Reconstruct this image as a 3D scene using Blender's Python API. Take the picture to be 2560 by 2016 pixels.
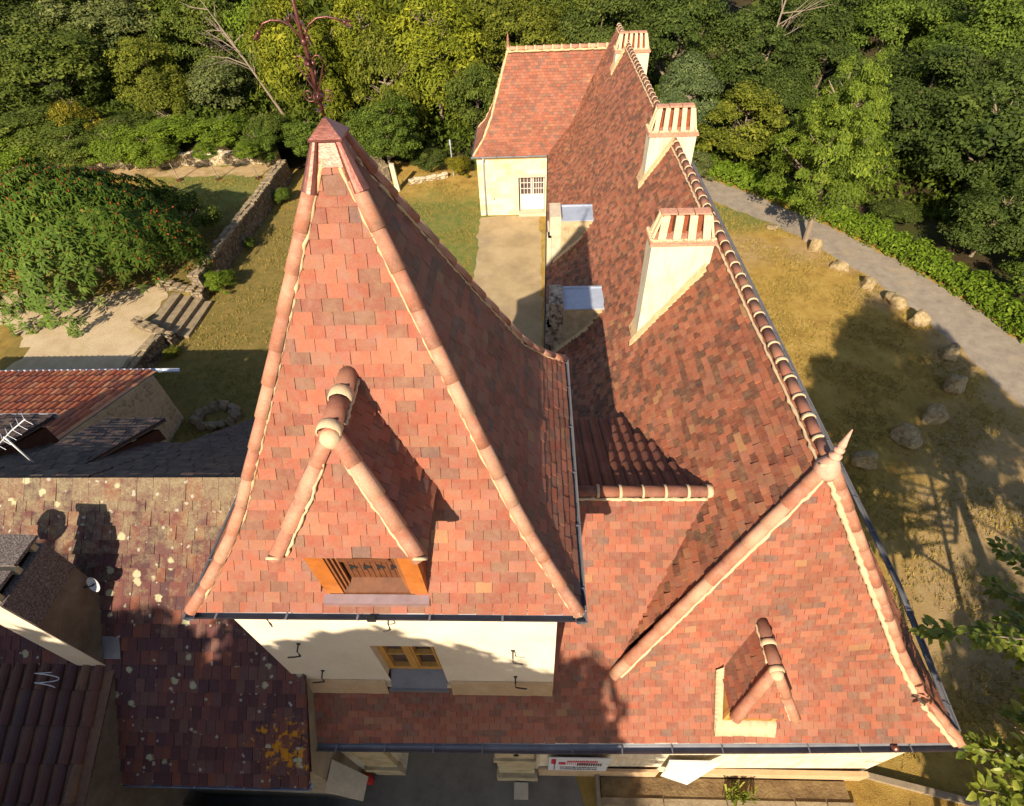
import bpy, math, random
import numpy as np
from mathutils import Vector, Matrix

R = math.radians
scene = bpy.context.scene
for o in list(bpy.data.objects):
    bpy.data.objects.remove(o)

# ------------------------------------------------------------------ camera
H = 14.0                                   # camera height; heights below are written relative to it (ground = -14)
RM = np.array([[0.99909338, 0.02260396, -0.03607541],
               [-0.00831426, -0.72747303, -0.68607193],
               [-0.04175263, 0.68574986, -0.72662556]])
cam_d = bpy.data.cameras.new('camera')
cam = bpy.data.objects.new('camera', cam_d)
scene.collection.objects.link(cam)
cam_d.sensor_width = 36
cam_d.lens = 36 * 1.04733848 / 2
cam_d.clip_start = 0.05
cam_d.clip_end = 2000
rt, up, bk = RM[0], -RM[1], -RM[2]
cam.matrix_world = Matrix(((rt[0], up[0], bk[0], 0), (rt[1], up[1], bk[1], 0), (rt[2], up[2], bk[2], H), (0, 0, 0, 1)))
scene.camera = cam
scene.render.resolution_x, scene.render.resolution_y = 1024, 806

# ------------------------------------------------------------------ sky, sun, exposure
SUN_AZ, SUN_EL = 15.5, 31.0                # azimuth the light travels towards (from +Y to +X), elevation
w = bpy.data.worlds.new('World')
scene.world = w
w.use_nodes = True
nt = w.node_tree
bg = nt.nodes['Background']
sky = nt.nodes.new('ShaderNodeTexSky')
sky.sky_type = 'NISHITA'
sky.sun_disc = False
sky.sun_elevation = R(SUN_EL)
sky.sun_rotation = R(180 + SUN_AZ)
nt.links.new(sky.outputs[0], bg.inputs[0])
bg.inputs[1].default_value = 0.088
sd = bpy.data.lights.new('sun', 'SUN')
sd.energy = 5.0
sd.angle = R(0.5)
sd.color = (1.0, 0.86, 0.66)
sun = bpy.data.objects.new('sun', sd)
scene.collection.objects.link(sun)
ce = math.cos(R(SUN_EL))
dv = Vector((math.sin(R(SUN_AZ)) * ce, math.cos(R(SUN_AZ)) * ce, -math.sin(R(SUN_EL))))
sun.rotation_euler = dv.to_track_quat('-Z', 'Y').to_euler()
sun.location = (-10, -30, 40)
vs = scene.view_settings
vs.view_transform = 'Standard'
vs.look = 'None'
vs.exposure = 0.88
vs.gamma = 1.0
scene.cycles.max_bounces = 6
scene.cycles.transparent_max_bounces = 6

rng = np.random.default_rng(7)
random.seed(7)
COL = scene.collection

# ------------------------------------------------------------------ materials
def new_mat(name):
    m = bpy.data.materials.new(name)
    m.use_nodes = True
    t = m.node_tree
    b = t.nodes['Principled BSDF']
    b.inputs['Roughness'].default_value = 0.85
    b.inputs['Specular IOR Level'].default_value = 0.25
    return m, t, b

def N(t, kind, **kw):
    n = t.nodes.new(kind)
    for k, v in kw.items():
        if isinstance(k, str) and hasattr(n, k):
            setattr(n, k, v)
    return n

def noise(t, scale, detail=4, rough=0.6, coord='Object', dist=0.0):
    tc = t.nodes.new('ShaderNodeTexCoord')
    n = t.nodes.new('ShaderNodeTexNoise')
    n.inputs['Scale'].default_value = scale
    n.inputs['Detail'].default_value = detail
    n.inputs['Roughness'].default_value = rough
    n.inputs['Distortion'].default_value = dist
    t.links.new(tc.outputs[coord], n.inputs['Vector'])
    return n

def ramp(t, src, stops, interp='LINEAR'):
    r = t.nodes.new('ShaderNodeValToRGB')
    r.color_ramp.interpolation = interp
    e = r.color_ramp.elements
    while len(e) < len(stops):
        e.new(0.5)
    for el, (p, c) in zip(e, stops):
        el.position = p
        el.color = (*c, 1) if len(c) == 3 else c
    t.links.new(src, r.inputs[0])
    return r

def mixc(t, fac, a, b, mode='MIX'):
    m = t.nodes.new('ShaderNodeMix')
    m.data_type = 'RGBA'
    m.blend_type = mode
    for s, v in ((m.inputs[0], fac), (m.inputs[6], a), (m.inputs[7], b)):
        if isinstance(v, bpy.types.NodeSocket):
            t.links.new(v, s)
        elif isinstance(v, (int, float)):
            s.default_value = v
        else:
            s.default_value = (*v, 1)
    return m.outputs[2]

def bump(t, b, h, strength=0.3, dist=0.02):
    n = t.nodes.new('ShaderNodeBump')
    n.inputs['Strength'].default_value = strength
    n.inputs['Distance'].default_value = dist
    t.links.new(h, n.inputs['Height'])
    t.links.new(n.outputs[0], b.inputs['Normal'])

def attr(t, name='rnd'):
    a = t.nodes.new('ShaderNodeAttribute')
    a.attribute_name = name
    return a.outputs['Fac']

M = {}

def tile_mat(name, stops, blot, blotamt=0.35, rough=0.75, fine=(0.75, 1.15), stain=(.13, .062, .045), grey=(.19, .105, .085)):
    m, t, b = new_mat(name)
    r = ramp(t, attr(t), stops, 'CONSTANT')
    n1 = noise(t, 9, 5, 0.65)
    n1r = ramp(t, n1.outputs['Fac'], [(0.42, (0, 0, 0)), (0.72, (blotamt,) * 3)])
    c = mixc(t, n1r.outputs[0], r.outputs[0], blot)
    n2 = noise(t, 70, 3, 0.7)
    n2r = ramp(t, n2.outputs['Fac'], [(0.25, (fine[0],) * 3), (0.75, (fine[1],) * 3)])
    c = mixc(t, 1.0, c, n2r.outputs[0], 'MULTIPLY')
    n3 = noise(t, 0.8, 3, 0.6)
    n3r = ramp(t, n3.outputs['Fac'], [(0.3, (0.82,) * 3), (0.7, (1.12,) * 3)])
    c = mixc(t, 1.0, c, n3r.outputs[0], 'MULTIPLY')
    n6 = noise(t, 5.2, 6, 0.8, dist=.4)
    n6r = ramp(t, n6.outputs['Fac'], [(0.50, (0, 0, 0)), (0.66, (.5,) * 3)])
    c = mixc(t, n6r.outputs[0], c, grey)
    n4 = noise(t, 2.3, 6, 0.75, dist=.6)
    n4r = ramp(t, n4.outputs['Fac'], [(0.56, (0, 0, 0)), (0.74, (.55,) * 3)])
    c = mixc(t, n4r.outputs[0], c, stain)
    n5 = noise(t, 26, 5, 0.8)
    n5r = ramp(t, n5.outputs['Fac'], [(0.66, (0, 0, 0)), (0.74, (.6,) * 3)])
    c = mixc(t, n5r.outputs[0], c, (.40, .27, .16))
    t.links.new(c, b.inputs['Base Color'])
    b.inputs['Roughness'].default_value = rough
    bump(t, b, n2.outputs['Fac'], 0.25, 0.006)
    M[name] = m
    return m

NEW0 = [(0.0, (.36, .105, .058)), (.13, (.40, .125, .07)), (.26, (.31, .09, .052)), (.36, (.25, .085, .055)), (.48, (.36, .125, .08)),
       (.57, (.23, .095, .06)), (.66, (.41, .14, .08)), (.75, (.30, .095, .055)), (.84, (.22, .105, .068)), (.90, (.37, .15, .085)),
       (.965, (.40, .20, .09)), (.98, (.18, .10, .08))]
mean_ = (.325, .108, .062)
NEW = [(p, tuple((c[i] * .92 + mean_[i] * .08) * (.82, .80, .80)[i] for i in range(3))) for p, c in NEW0]
tile_mat('tile_new', NEW, (.25, .15, .085), 0.6, stain=(.20, .085, .058), grey=(.24, .135, .105))
tile_mat('tile_wing', [(p, tuple(c[i] * (.93, .96, .90)[i] * k for i in range(3))) for (p, c), k in zip(NEW, (1.04, 1.10, .92, .72, 1.06, .78, 1.15, .95, .74, 1.06, 1.15, .6))], (.34, .20, .10), 0.45)
tile_mat('tile_roman', [(0, (.20, .07, .04)), (.4, (.24, .085, .05)), (.75, (.17, .06, .04))], (.10, .05, .04), 0.4)
tile_mat('tile_barrel', [(0, (.52, .14, .06)), (.2, (.62, .22, .09)), (.4, (.42, .12, .06)), (.58, (.62, .27, .13)), (.72, (.33, .11, .07)), (.85, (.55, .16, .075))], (.16, .12, .08), 0.5)
tile_mat('tile_barrel_old', [(0, (.115, .042, .034)), (.2, (.15, .058, .038)), (.4, (.09, .034, .032)), (.58, (.19, .095, .05)), (.72, (.085, .044, .042)), (.85, (.135, .052, .036))], (.06, .048, .04), 0.6, stain=(.05, .035, .03), grey=(.08, .05, .05))
tile_mat('slate', [(0, (.060, .038, .034)), (.3, (.078, .050, .042)), (.6, (.048, .030, .028)), (.85, (.10, .068, .052))], (.12, .105, .085), 0.5)
tile_mat('clay_capping', [(0, (.44, .19, .115)), (.25, (.38, .15, .09)), (.5, (.48, .24, .15)), (.75, (.33, .14, .09)), (.9, (.50, .27, .17))], (.52, .33, .22), 0.5)
tile_mat('clay_capping_dark', [(0, (.23, .085, .05)), (.25, (.28, .105, .065)), (.5, (.19, .075, .05)), (.75, (.30, .13, .08))], (.33, .19, .12), 0.4)

def old_tile():
    m, t, b = new_mat('tile_old')
    r = ramp(t, attr(t), [(0, (.115, .045, .042)), (.18, (.145, .056, .046)), (.34, (.088, .038, .037)), (.5, (.125, .060, .053)), (.64, (.17, .062, .041)), (.75, (.085, .042, .043)), (.88, (.14, .07, .056))], 'CONSTANT')
    n2 = noise(t, 60, 3, 0.7)
    c = mixc(t, 1.0, r.outputs[0], ramp(t, n2.outputs['Fac'], [(.25, (.6,) * 3), (.75, (1.25,) * 3)]).outputs[0], 'MULTIPLY')
    # grey-yellow lichen film, thick near the ridge
    tc = t.nodes.new('ShaderNodeTexCoord')
    sp = t.nodes.new('ShaderNodeSeparateXYZ')
    t.links.new(tc.outputs['Object'], sp.inputs[0])
    mr = t.nodes.new('ShaderNodeMapRange')
    mr.inputs['From Min'].default_value = -9.2 + H
    mr.inputs['From Max'].default_value = -6.9 + H
    t.links.new(sp.outputs['Z'], mr.inputs['Value'])
    n1 = noise(t, 5.5, 6, 0.75)
    ad = t.nodes.new('ShaderNodeMath'); ad.operation = 'MULTIPLY_ADD'
    ad.inputs[1].default_value = 0.30; t.links.new(mr.outputs[0], ad.inputs[0]); t.links.new(n1.outputs['Fac'], ad.inputs[2])
    f = ramp(t, ad.outputs[0], [(.62, (0, 0, 0)), (.86, (.72,) * 3)])
    nl = noise(t, 45, 4, 0.8)
    lc = ramp(t, nl.outputs['Fac'], [(.35, (.13, .095, .06)), (.65, (.34, .29, .16))])
    c = mixc(t, f.outputs[0], c, lc.outputs[0])
    # round lichen rosettes
    for sc, thr, colr, seed in ((4.2, .30, (.42, .40, .24), 0.0), (7.5, .22, (.36, .34, .27), 3.7)):
        v = t.nodes.new('ShaderNodeTexVoronoi')
        v.inputs['Scale'].default_value = sc
        mp = t.nodes.new('ShaderNodeMapping'); mp.inputs['Location'].default_value = (seed, seed, seed)
        nn = noise(t, 14, 3, .7)
        vm = t.nodes.new('ShaderNodeMix'); vm.data_type = 'VECTOR'; vm.inputs[0].default_value = .07
        t.links.new(tc.outputs['Object'], vm.inputs[4]); t.links.new(nn.outputs['Color'], vm.inputs[5])
        t.links.new(vm.outputs[1], mp.inputs[0]); t.links.new(mp.outputs[0], v.inputs['Vector'])
        s2 = t.nodes.new('ShaderNodeSeparateColor'); t.links.new(v.outputs['Color'], s2.inputs[0])
        gt = t.nodes.new('ShaderNodeMath'); gt.operation = 'GREATER_THAN'; gt.inputs[1].default_value = .62; t.links.new(s2.outputs[0], gt.inputs[0])
        rr = ramp(t, v.outputs['Distance'], [(thr * .75, (1, 1, 1)), (thr, (0, 0, 0))])
        ml = t.nodes.new('ShaderNodeMath'); ml.operation = 'MULTIPLY'
        t.links.new(gt.outputs[0], ml.inputs[0]); t.links.new(rr.outputs[0], ml.inputs[1])
        m3 = t.nodes.new('ShaderNodeMath'); m3.operation = 'MULTIPLY'
        t.links.new(ml.outputs[0], m3.inputs[0]); m3.inputs[1].default_value = .8
        c = mixc(t, m3.outputs[0], c, colr)
    # orange lichen by the low corner
    v = t.nodes.new('ShaderNodeVectorMath'); v.operation = 'DISTANCE'
    v.inputs[1].default_value = (-4.2, 1.85, -10.3 + H)
    t.links.new(tc.outputs['Object'], v.inputs[0])
    n5 = noise(t, 6.5, 6, .75)
    sm = t.nodes.new('ShaderNodeMath'); sm.operation = 'MULTIPLY_ADD'; sm.inputs[1].default_value = -.30
    t.links.new(v.outputs['Value'], sm.inputs[0]); t.links.new(n5.outputs['Fac'], sm.inputs[2])
    f5 = ramp(t, sm.outputs[0], [(.43, (0, 0, 0)), (.47, (.9,) * 3)])
    c = mixc(t, f5.outputs[0], c, (.50, .20, .008))
    t.links.new(c, b.inputs['Base Color'])
    b.inputs['Roughness'].default_value = .95
    bump(t, b, nl.outputs['Fac'], .5, .01)
    M['tile_old'] = m
old_tile()

def plain(name, stops, scale=3, rough=.85, bscale=40, bst=.25, metal=0, spec=.25, detail=6, bdist=.01):
    m, t, b = new_mat(name)
    n1 = noise(t, scale, detail, .65)
    r = ramp(t, n1.outputs['Fac'], stops)
    n2 = noise(t, bscale, 4, .65)
    c = mixc(t, 1.0, r.outputs[0], ramp(t, n2.outputs['Fac'], [(.25, (.88,) * 3), (.75, (1.1,) * 3)]).outputs[0], 'MULTIPLY')
    t.links.new(c, b.inputs['Base Color'])
    b.inputs['Roughness'].default_value = rough
    b.inputs['Metallic'].default_value = metal
    b.inputs['Specular IOR Level'].default_value = spec
    bump(t, b, n2.outputs['Fac'], bst, bdist)
    M[name] = m
    return m

plain('stucco', [(.3, (.62, .50, .35)), (.5, (.69, .58, .43)), (.7, (.73, .63, .48))], 1.2)
def limewash():
    m, t, b = new_mat('limewash')
    n1 = noise(t, 1.7, 6, .65)
    c = ramp(t, n1.outputs['Fac'], [(.28, (.46, .33, .21)), (.42, (.62, .52, .37)), (.6, (.66, .58, .43)), (.75, (.54, .43, .30))]).outputs[0]
    tc = t.nodes.new('ShaderNodeTexCoord'); mp = t.nodes.new('ShaderNodeMapping'); mp.inputs['Scale'].default_value = (9, 9, .9)
    t.links.new(tc.outputs['Object'], mp.inputs[0])
    n = t.nodes.new('ShaderNodeTexNoise'); n.inputs['Scale'].default_value = 1; n.inputs['Detail'].default_value = 6; n.inputs['Roughness'].default_value = .7
    t.links.new(mp.outputs[0], n.inputs['Vector'])
    f = ramp(t, n.outputs['Fac'], [(.48, (0, 0, 0)), (.72, (.8,) * 3)])
    c = mixc(t, f.outputs[0], c, (.30, .22, .15))
    n2 = noise(t, 3.1, 7, .75)
    f2 = ramp(t, n2.outputs['Fac'], [(.58, (0, 0, 0)), (.66, (.55,) * 3)])
    c = mixc(t, f2.outputs[0], c, (.62, .40, .24))
    t.links.new(c, b.inputs['Base Color'])
    n3 = noise(t, 40, 4); bump(t, b, n3.outputs['Fac'], .35, .015)
    M['limewash'] = m
limewash()
plain('stucco_band', [(.3, (.42, .27, .14)), (.7, (.52, .36, .21))], 4)
plain('limewash0', [(.28, (.62, .44, .26)), (.42, (.78, .68, .48)), (.6, (.82, .74, .56)), (.75, (.70, .58, .40))], 1.7)
plain('mortar', [(.3, (.46, .30, .15)), (.7, (.58, .42, .24))], 12, bscale=60, bst=.5)
plain('mortar_pale', [(.3, (.48, .34, .20)), (.7, (.58, .43, .27))], 10, bscale=50, bst=.4)
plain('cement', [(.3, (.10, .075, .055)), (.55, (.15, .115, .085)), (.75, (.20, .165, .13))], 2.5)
plain('render_grey', [(.3, (.20, .155, .11)), (.55, (.30, .24, .165)), (.75, (.40, .33, .23))], 1.5)
plain('pebbledash', [(.35, (.07, .055, .05)), (.5, (.14, .11, .10)), (.68, (.30, .25, .23))], 45, bscale=45, bst=1, bdist=.03)
plain('zinc', [(.3, (.15, .15, .165)), (.7, (.22, .22, .24))], 3, rough=.5, metal=.35, spec=.5, bst=.05)
plain('zinc_light', [(.3, (.36, .40, .48)), (.7, (.46, .50, .58))], 3, rough=.5, metal=.2, spec=.5, bst=.05)
plain('copper', [(.3, (.20, .075, .055)), (.55, (.30, .12, .09)), (.75, (.24, .11, .10))], 6, rough=.42, metal=.8, spec=.5, bscale=7, bst=.4, bdist=.02)
plain('zinc_rose', [(.3, (.36, .24, .23)), (.7, (.48, .34, .33))], 5, rough=.35, metal=.6, spec=.5, bscale=6, bst=.2)
plain('iron', [(.3, (.10, .035, .028)), (.7, (.15, .05, .04))], 9, rough=.35, metal=.5, spec=.5)
plain('hook_iron', [(.3, (.03, .028, .026)), (.7, (.05, .045, .04))], 9, rough=.6)
plain('wood_orange', [(.3, (.28, .082, .014)), (.7, (.40, .13, .024))], 7, rough=.6, bscale=25)
plain('wood_brown', [(.3, (.17, .06, .02)), (.7, (.25, .095, .035))], 7, rough=.7, bscale=25)
plain('wood_panel', [(.3, (.085, .030, .012)), (.7, (.15, .052, .02))], 9, rough=.65, bscale=30)
plain('wood_dark', [(.3, (.05, .018, .01)), (.7, (.08, .03, .015))], 7)
plain('wood_ochre', [(.3, (.46, .22, .045)), (.7, (.56, .30, .08))], 8, rough=.6)
plain('wood_grey', [(.3, (.20, .15, .10)), (.7, (.30, .23, .15))], 8)
plain('terracotta', [(.3, (.17, .045, .02)), (.7, (.30, .08, .032))], 8)
plain('cap_cream', [(.3, (.56, .41, .24)), (.7, (.68, .53, .33))], 8)
plain('clay_pale', [(.3, (.46, .25, .17)), (.7, (.58, .36, .26))], 8)
plain('brick_red', [(.3, (.40, .16, .10)), (.7, (.55, .30, .20))], 12)
plain('white_paint', [(.3, (.60, .55, .48)), (.7, (.66, .61, .54))], 3, bst=.08)
plain('white_metal', [(.3, (.52, .52, .52)), (.7, (.62, .62, .62))], 3, rough=.35, bst=.03, spec=.5)
plain('stone', [(.3, (.30, .22, .12)), (.5, (.42, .33, .19)), (.7, (.52, .42, .26))], 3.5, bscale=25, bst=.6, bdist=.03)
plain('stone_step', [(.3, (.17, .125, .075)), (.5, (.25, .19, .115)), (.7, (.33, .26, .16))], 3.5, bscale=25, bst=.6, bdist=.03)
plain('stone_pale', [(.3, (.44, .36, .25)), (.7, (.58, .49, .36))], 3, bscale=22, bst=.4)
plain('mossy_stone', [(.38, (.04, .034, .028)), (.46, (.20, .15, .10)), (.54, (.42, .33, .23)), (.7, (.52, .42, .30))], 5.5, bscale=18, bst=.8, bdist=.04, detail=8)
plain('earth', [(.3, (.10, .062, .03)), (.5, (.17, .11, .05)), (.7, (.25, .175, .08))], 3, bscale=18, bst=.9, bdist=.04)
plain('asphalt', [(.3, (.12, .10, .08)), (.5, (.17, .145, .115)), (.7, (.21, .18, .14))], 1.5, bscale=60, bst=.4)
plain('sign_white', [(.3, (.55, .55, .56)), (.7, (.62, .62, .63))], 2, rough=.5, bst=.03)
plain('sign_red', [(.3, (.45, .02, .05)), (.7, (.52, .03, .06))], 2, rough=.5, bst=.03)
plain('sign_black', [(.3, (.03, .015, .02)), (.7, (.05, .02, .03))], 2, rough=.5, bst=.03)
plain('bark', [(.3, (.16, .115, .075)), (.7, (.28, .22, .15))], 6, bscale=30, bst=.8, bdist=.03)
plain('bark_pale', [(.3, (.19, .145, .105)), (.7, (.29, .225, .165))], 6, bscale=30, bst=.5)
plain('black', [(.3, (.012, .011, .01)), (.7, (.016, .014, .013))], 6)
plain('red_paint', [(.3, (.40, .02, .02)), (.7, (.46, .03, .02))], 6)

def glass_mat():
    m, t, b = new_mat('pane_glass')
    n = noise(t, 1.2, 2)
    r = ramp(t, n.outputs['Fac'], [(.35, (.05, .035, .04)), (.65, (.11, .08, .085))])
    t.links.new(r.outputs[0], b.inputs['Base Color'])
    b.inputs['Roughness'].default_value = .08
    b.inputs['Specular IOR Level'].default_value = .6
    M['glass'] = m
glass_mat()

def pav_stone():
    m, t, b = new_mat('ashlar')
    tc = t.nodes.new('ShaderNodeTexCoord')
    mp = t.nodes.new('ShaderNodeMapping'); mp.inputs['Rotation'].default_value = (R(90), 0, 0)
    t.links.new(tc.outputs['Object'], mp.inputs[0])
    bk = t.nodes.new('ShaderNodeTexBrick')
    bk.inputs['Scale'].default_value = 1.0
    bk.inputs['Brick Width'].default_value = .62; bk.inputs['Row Height'].default_value = .30
    bk.inputs['Mortar Size'].default_value = .008
    bk.inputs['Color1'].default_value = (.62, .50, .29, 1); bk.inputs['Color2'].default_value = (.80, .70, .45, 1)
    bk.inputs['Mortar'].default_value = (.66, .55, .36, 1)
    t.links.new(mp.outputs[0], bk.inputs['Vector'])
    n1 = noise(t, 1.1, 5, .7)
    f = ramp(t, n1.outputs['Fac'], [(.48, (0, 0, 0)), (.68, (.75,) * 3)])
    c = mixc(t, f.outputs[0], bk.outputs['Color'], (.62, .44, .14))
    n2 = noise(t, 2.6, 5, .7)
    f2 = ramp(t, n2.outputs['Fac'], [(.62, (0, 0, 0)), (.72, (.5,) * 3)])
    c = mixc(t, f2.outputs[0], c, (.36, .30, .17))
    t.links.new(c, b.inputs['Base Color'])
    n3 = noise(t, 30, 4)
    bump(t, b, n3.outputs['Fac'], .3, .02)
    M['ashlar'] = m
pav_stone()

def rubble_mat(name, cols, scale, mort):
    m, t, b = new_mat(name)
    tc = t.nodes.new('ShaderNodeTexCoord')
    nn = noise(t, 3, 3)
    vm = t.nodes.new('ShaderNodeMix'); vm.data_type = 'VECTOR'; vm.inputs[0].default_value = .06
    t.links.new(tc.outputs['Object'], vm.inputs[4]); t.links.new(nn.outputs['Color'], vm.inputs[5])
    v = t.nodes.new('ShaderNodeTexVoronoi'); v.inputs['Scale'].default_value = scale
    t.links.new(vm.outputs[1], v.inputs['Vector'])
    s2 = t.nodes.new('ShaderNodeSeparateColor'); t.links.new(v.outputs['Color'], s2.inputs[0])
    r = ramp(t, s2.outputs[0], cols)
    v2 = t.nodes.new('ShaderNodeTexVoronoi'); v2.feature = 'DISTANCE_TO_EDGE'; v2.inputs['Scale'].default_value = scale
    t.links.new(vm.outputs[1], v2.inputs['Vector'])
    f = ramp(t, v2.outputs['Distance'], [(.02, (1, 1, 1)), (.09, (0, 0, 0))])
    n2 = noise(t, 25, 4)
    c = mixc(t, f.outputs[0], r.outputs[0], mort)
    c = mixc(t, 1.0, c, ramp(t, n2.outputs['Fac'], [(.25, (.65,) * 3), (.75, (1.2,) * 3)]).outputs[0], 'MULTIPLY')
    t.links.new(c, b.inputs['Base Color'])
    bump(t, b, v2.outputs['Distance'], .7, .05)
    M[name] = m
rubble_mat('rubble', [(0, (.50, .38, .23)), (.5, (.62, .48, .30)), (1, (.42, .32, .19))], 5.5, (.64, .50, .31))
rubble_mat('drystone', [(0, (.17, .13, .08)), (.5, (.26, .20, .13)), (1, (.11, .085, .06))], 5.5, (.07, .05, .035))
rubble_mat('drystone_pale', [(0, (.42, .33, .20)), (.5, (.52, .42, .27)), (1, (.34, .26, .16))], 4.5, (.16, .11, .07))

def ground_mat(name, stops, scale, greens=None, gscale=.35, gr=(.45, .62), fine=(.6, 1.3), fscale=35, bst=.8):
    m, t, b = new_mat(name)
    n1 = noise(t, scale, 8, .7)
    c = ramp(t, n1.outputs['Fac'], stops).outputs[0]
    if greens:
        n2 = noise(t, gscale, 6, .65)
        f = ramp(t, n2.outputs['Fac'], [(gr[0], (0, 0, 0)), (gr[1], (1, 1, 1))])
        c = mixc(t, f.outputs[0], c, greens)
    n3 = noise(t, fscale, 4, .8)
    c = mixc(t, 1.0, c, ramp(t, n3.outputs['Fac'], [(.25, (fine[0],) * 3), (.75, (fine[1],) * 3)]).outputs[0], 'MULTIPLY')
    t.links.new(c, b.inputs['Base Color'])
    b.inputs['Roughness'].default_value = 1
    b.inputs['Specular IOR Level'].default_value = .05
    bump(t, b, n3.outputs['Fac'], bst, .05)
    M[name] = m
ground_mat('lawn', [(.3, (.25, .15, .05)), (.5, (.36, .235, .07)), (.7, (.42, .29, .10))], 1.6, (.185, .19, .045), .33, (.50, .66))
ground_mat('lawn_green', [(.3, (.22, .20, .055)), (.5, (.30, .24, .07)), (.7, (.38, .29, .10))], 1.5, (.15, .19, .045), .5, (.42, .6))
ground_mat('forest_soil', [(.3, (.05, .035, .02)), (.7, (.10, .07, .035))], 1.2, (.06, .07, .02), .4)
ground_mat('gravel', [(.3, (.46, .34, .20)), (.5, (.56, .43, .27)), (.7, (.62, .49, .32))], 1.2, (.40, .31, .15), .4, (.55, .72), (.72, 1.2), 28)
ground_mat('gravel_court', [(.3, (.34, .25, .14)), (.5, (.45, .34, .195)), (.7, (.52, .40, .24))], .8, (.30, .23, .155), .5, (.5, .75), (.8, 1.15), 40)
ground_mat('road', [(.3, (.22, .18, .14)), (.5, (.29, .24, .185)), (.7, (.36, .30, .225))], 2.2, (.38, .29, .18), .6, (.55, .75), (.8, 1.15), 45, .3)
ground_mat('bare_earth', [(.3, (.38, .25, .12)), (.5, (.48, .34, .18)), (.7, (.56, .42, .24))], 2.0, (.26, .19, .07), .7, (.52, .68))

def leaf_mat(name, stops, trans=.25, rough=.65, spec=.12):
    m, t, b = new_mat(name)
    r = ramp(t, attr(t), stops)
    oi = t.nodes.new('ShaderNodeObjectInfo')
    c = mixc(t, 1.0, r.outputs[0], oi.outputs['Color'], 'MULTIPLY')
    t.links.new(c, b.inputs['Base Color'])
    b.inputs['Roughness'].default_value = rough
    b.inputs['Specular IOR Level'].default_value = spec
    tr = t.nodes.new('ShaderNodeBsdfTranslucent')
    t.links.new(c, tr.inputs[0])
    mx = t.nodes.new('ShaderNodeMixShader'); mx.inputs[0].default_value = trans
    t.links.new(b.outputs[0], mx.inputs[1]); t.links.new(tr.outputs[0], mx.inputs[2])
    t.links.new(mx.outputs[0], t.nodes['Material Output'].inputs[0])
    M[name] = m
leaf_mat('leaf', [(0, (.050, .066, .011)), (.35, (.086, .108, .016)), (.7, (.132, .155, .023)), (1, (.205, .215, .035))])
leaf_mat('leaf_near', [(0, (.10, .14, .018)), (.5, (.19, .23, .03)), (1, (.32, .34, .06))], .35, .4, .3)
leaf_mat('flower_red', [(0, (.30, .055, .02)), (1, (.46, .12, .04))], .1)
leaf_mat('grass_blade', [(0, (.20, .19, .04)), (.5, (.36, .27, .07)), (1, (.52, .37, .13))], .3)

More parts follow.
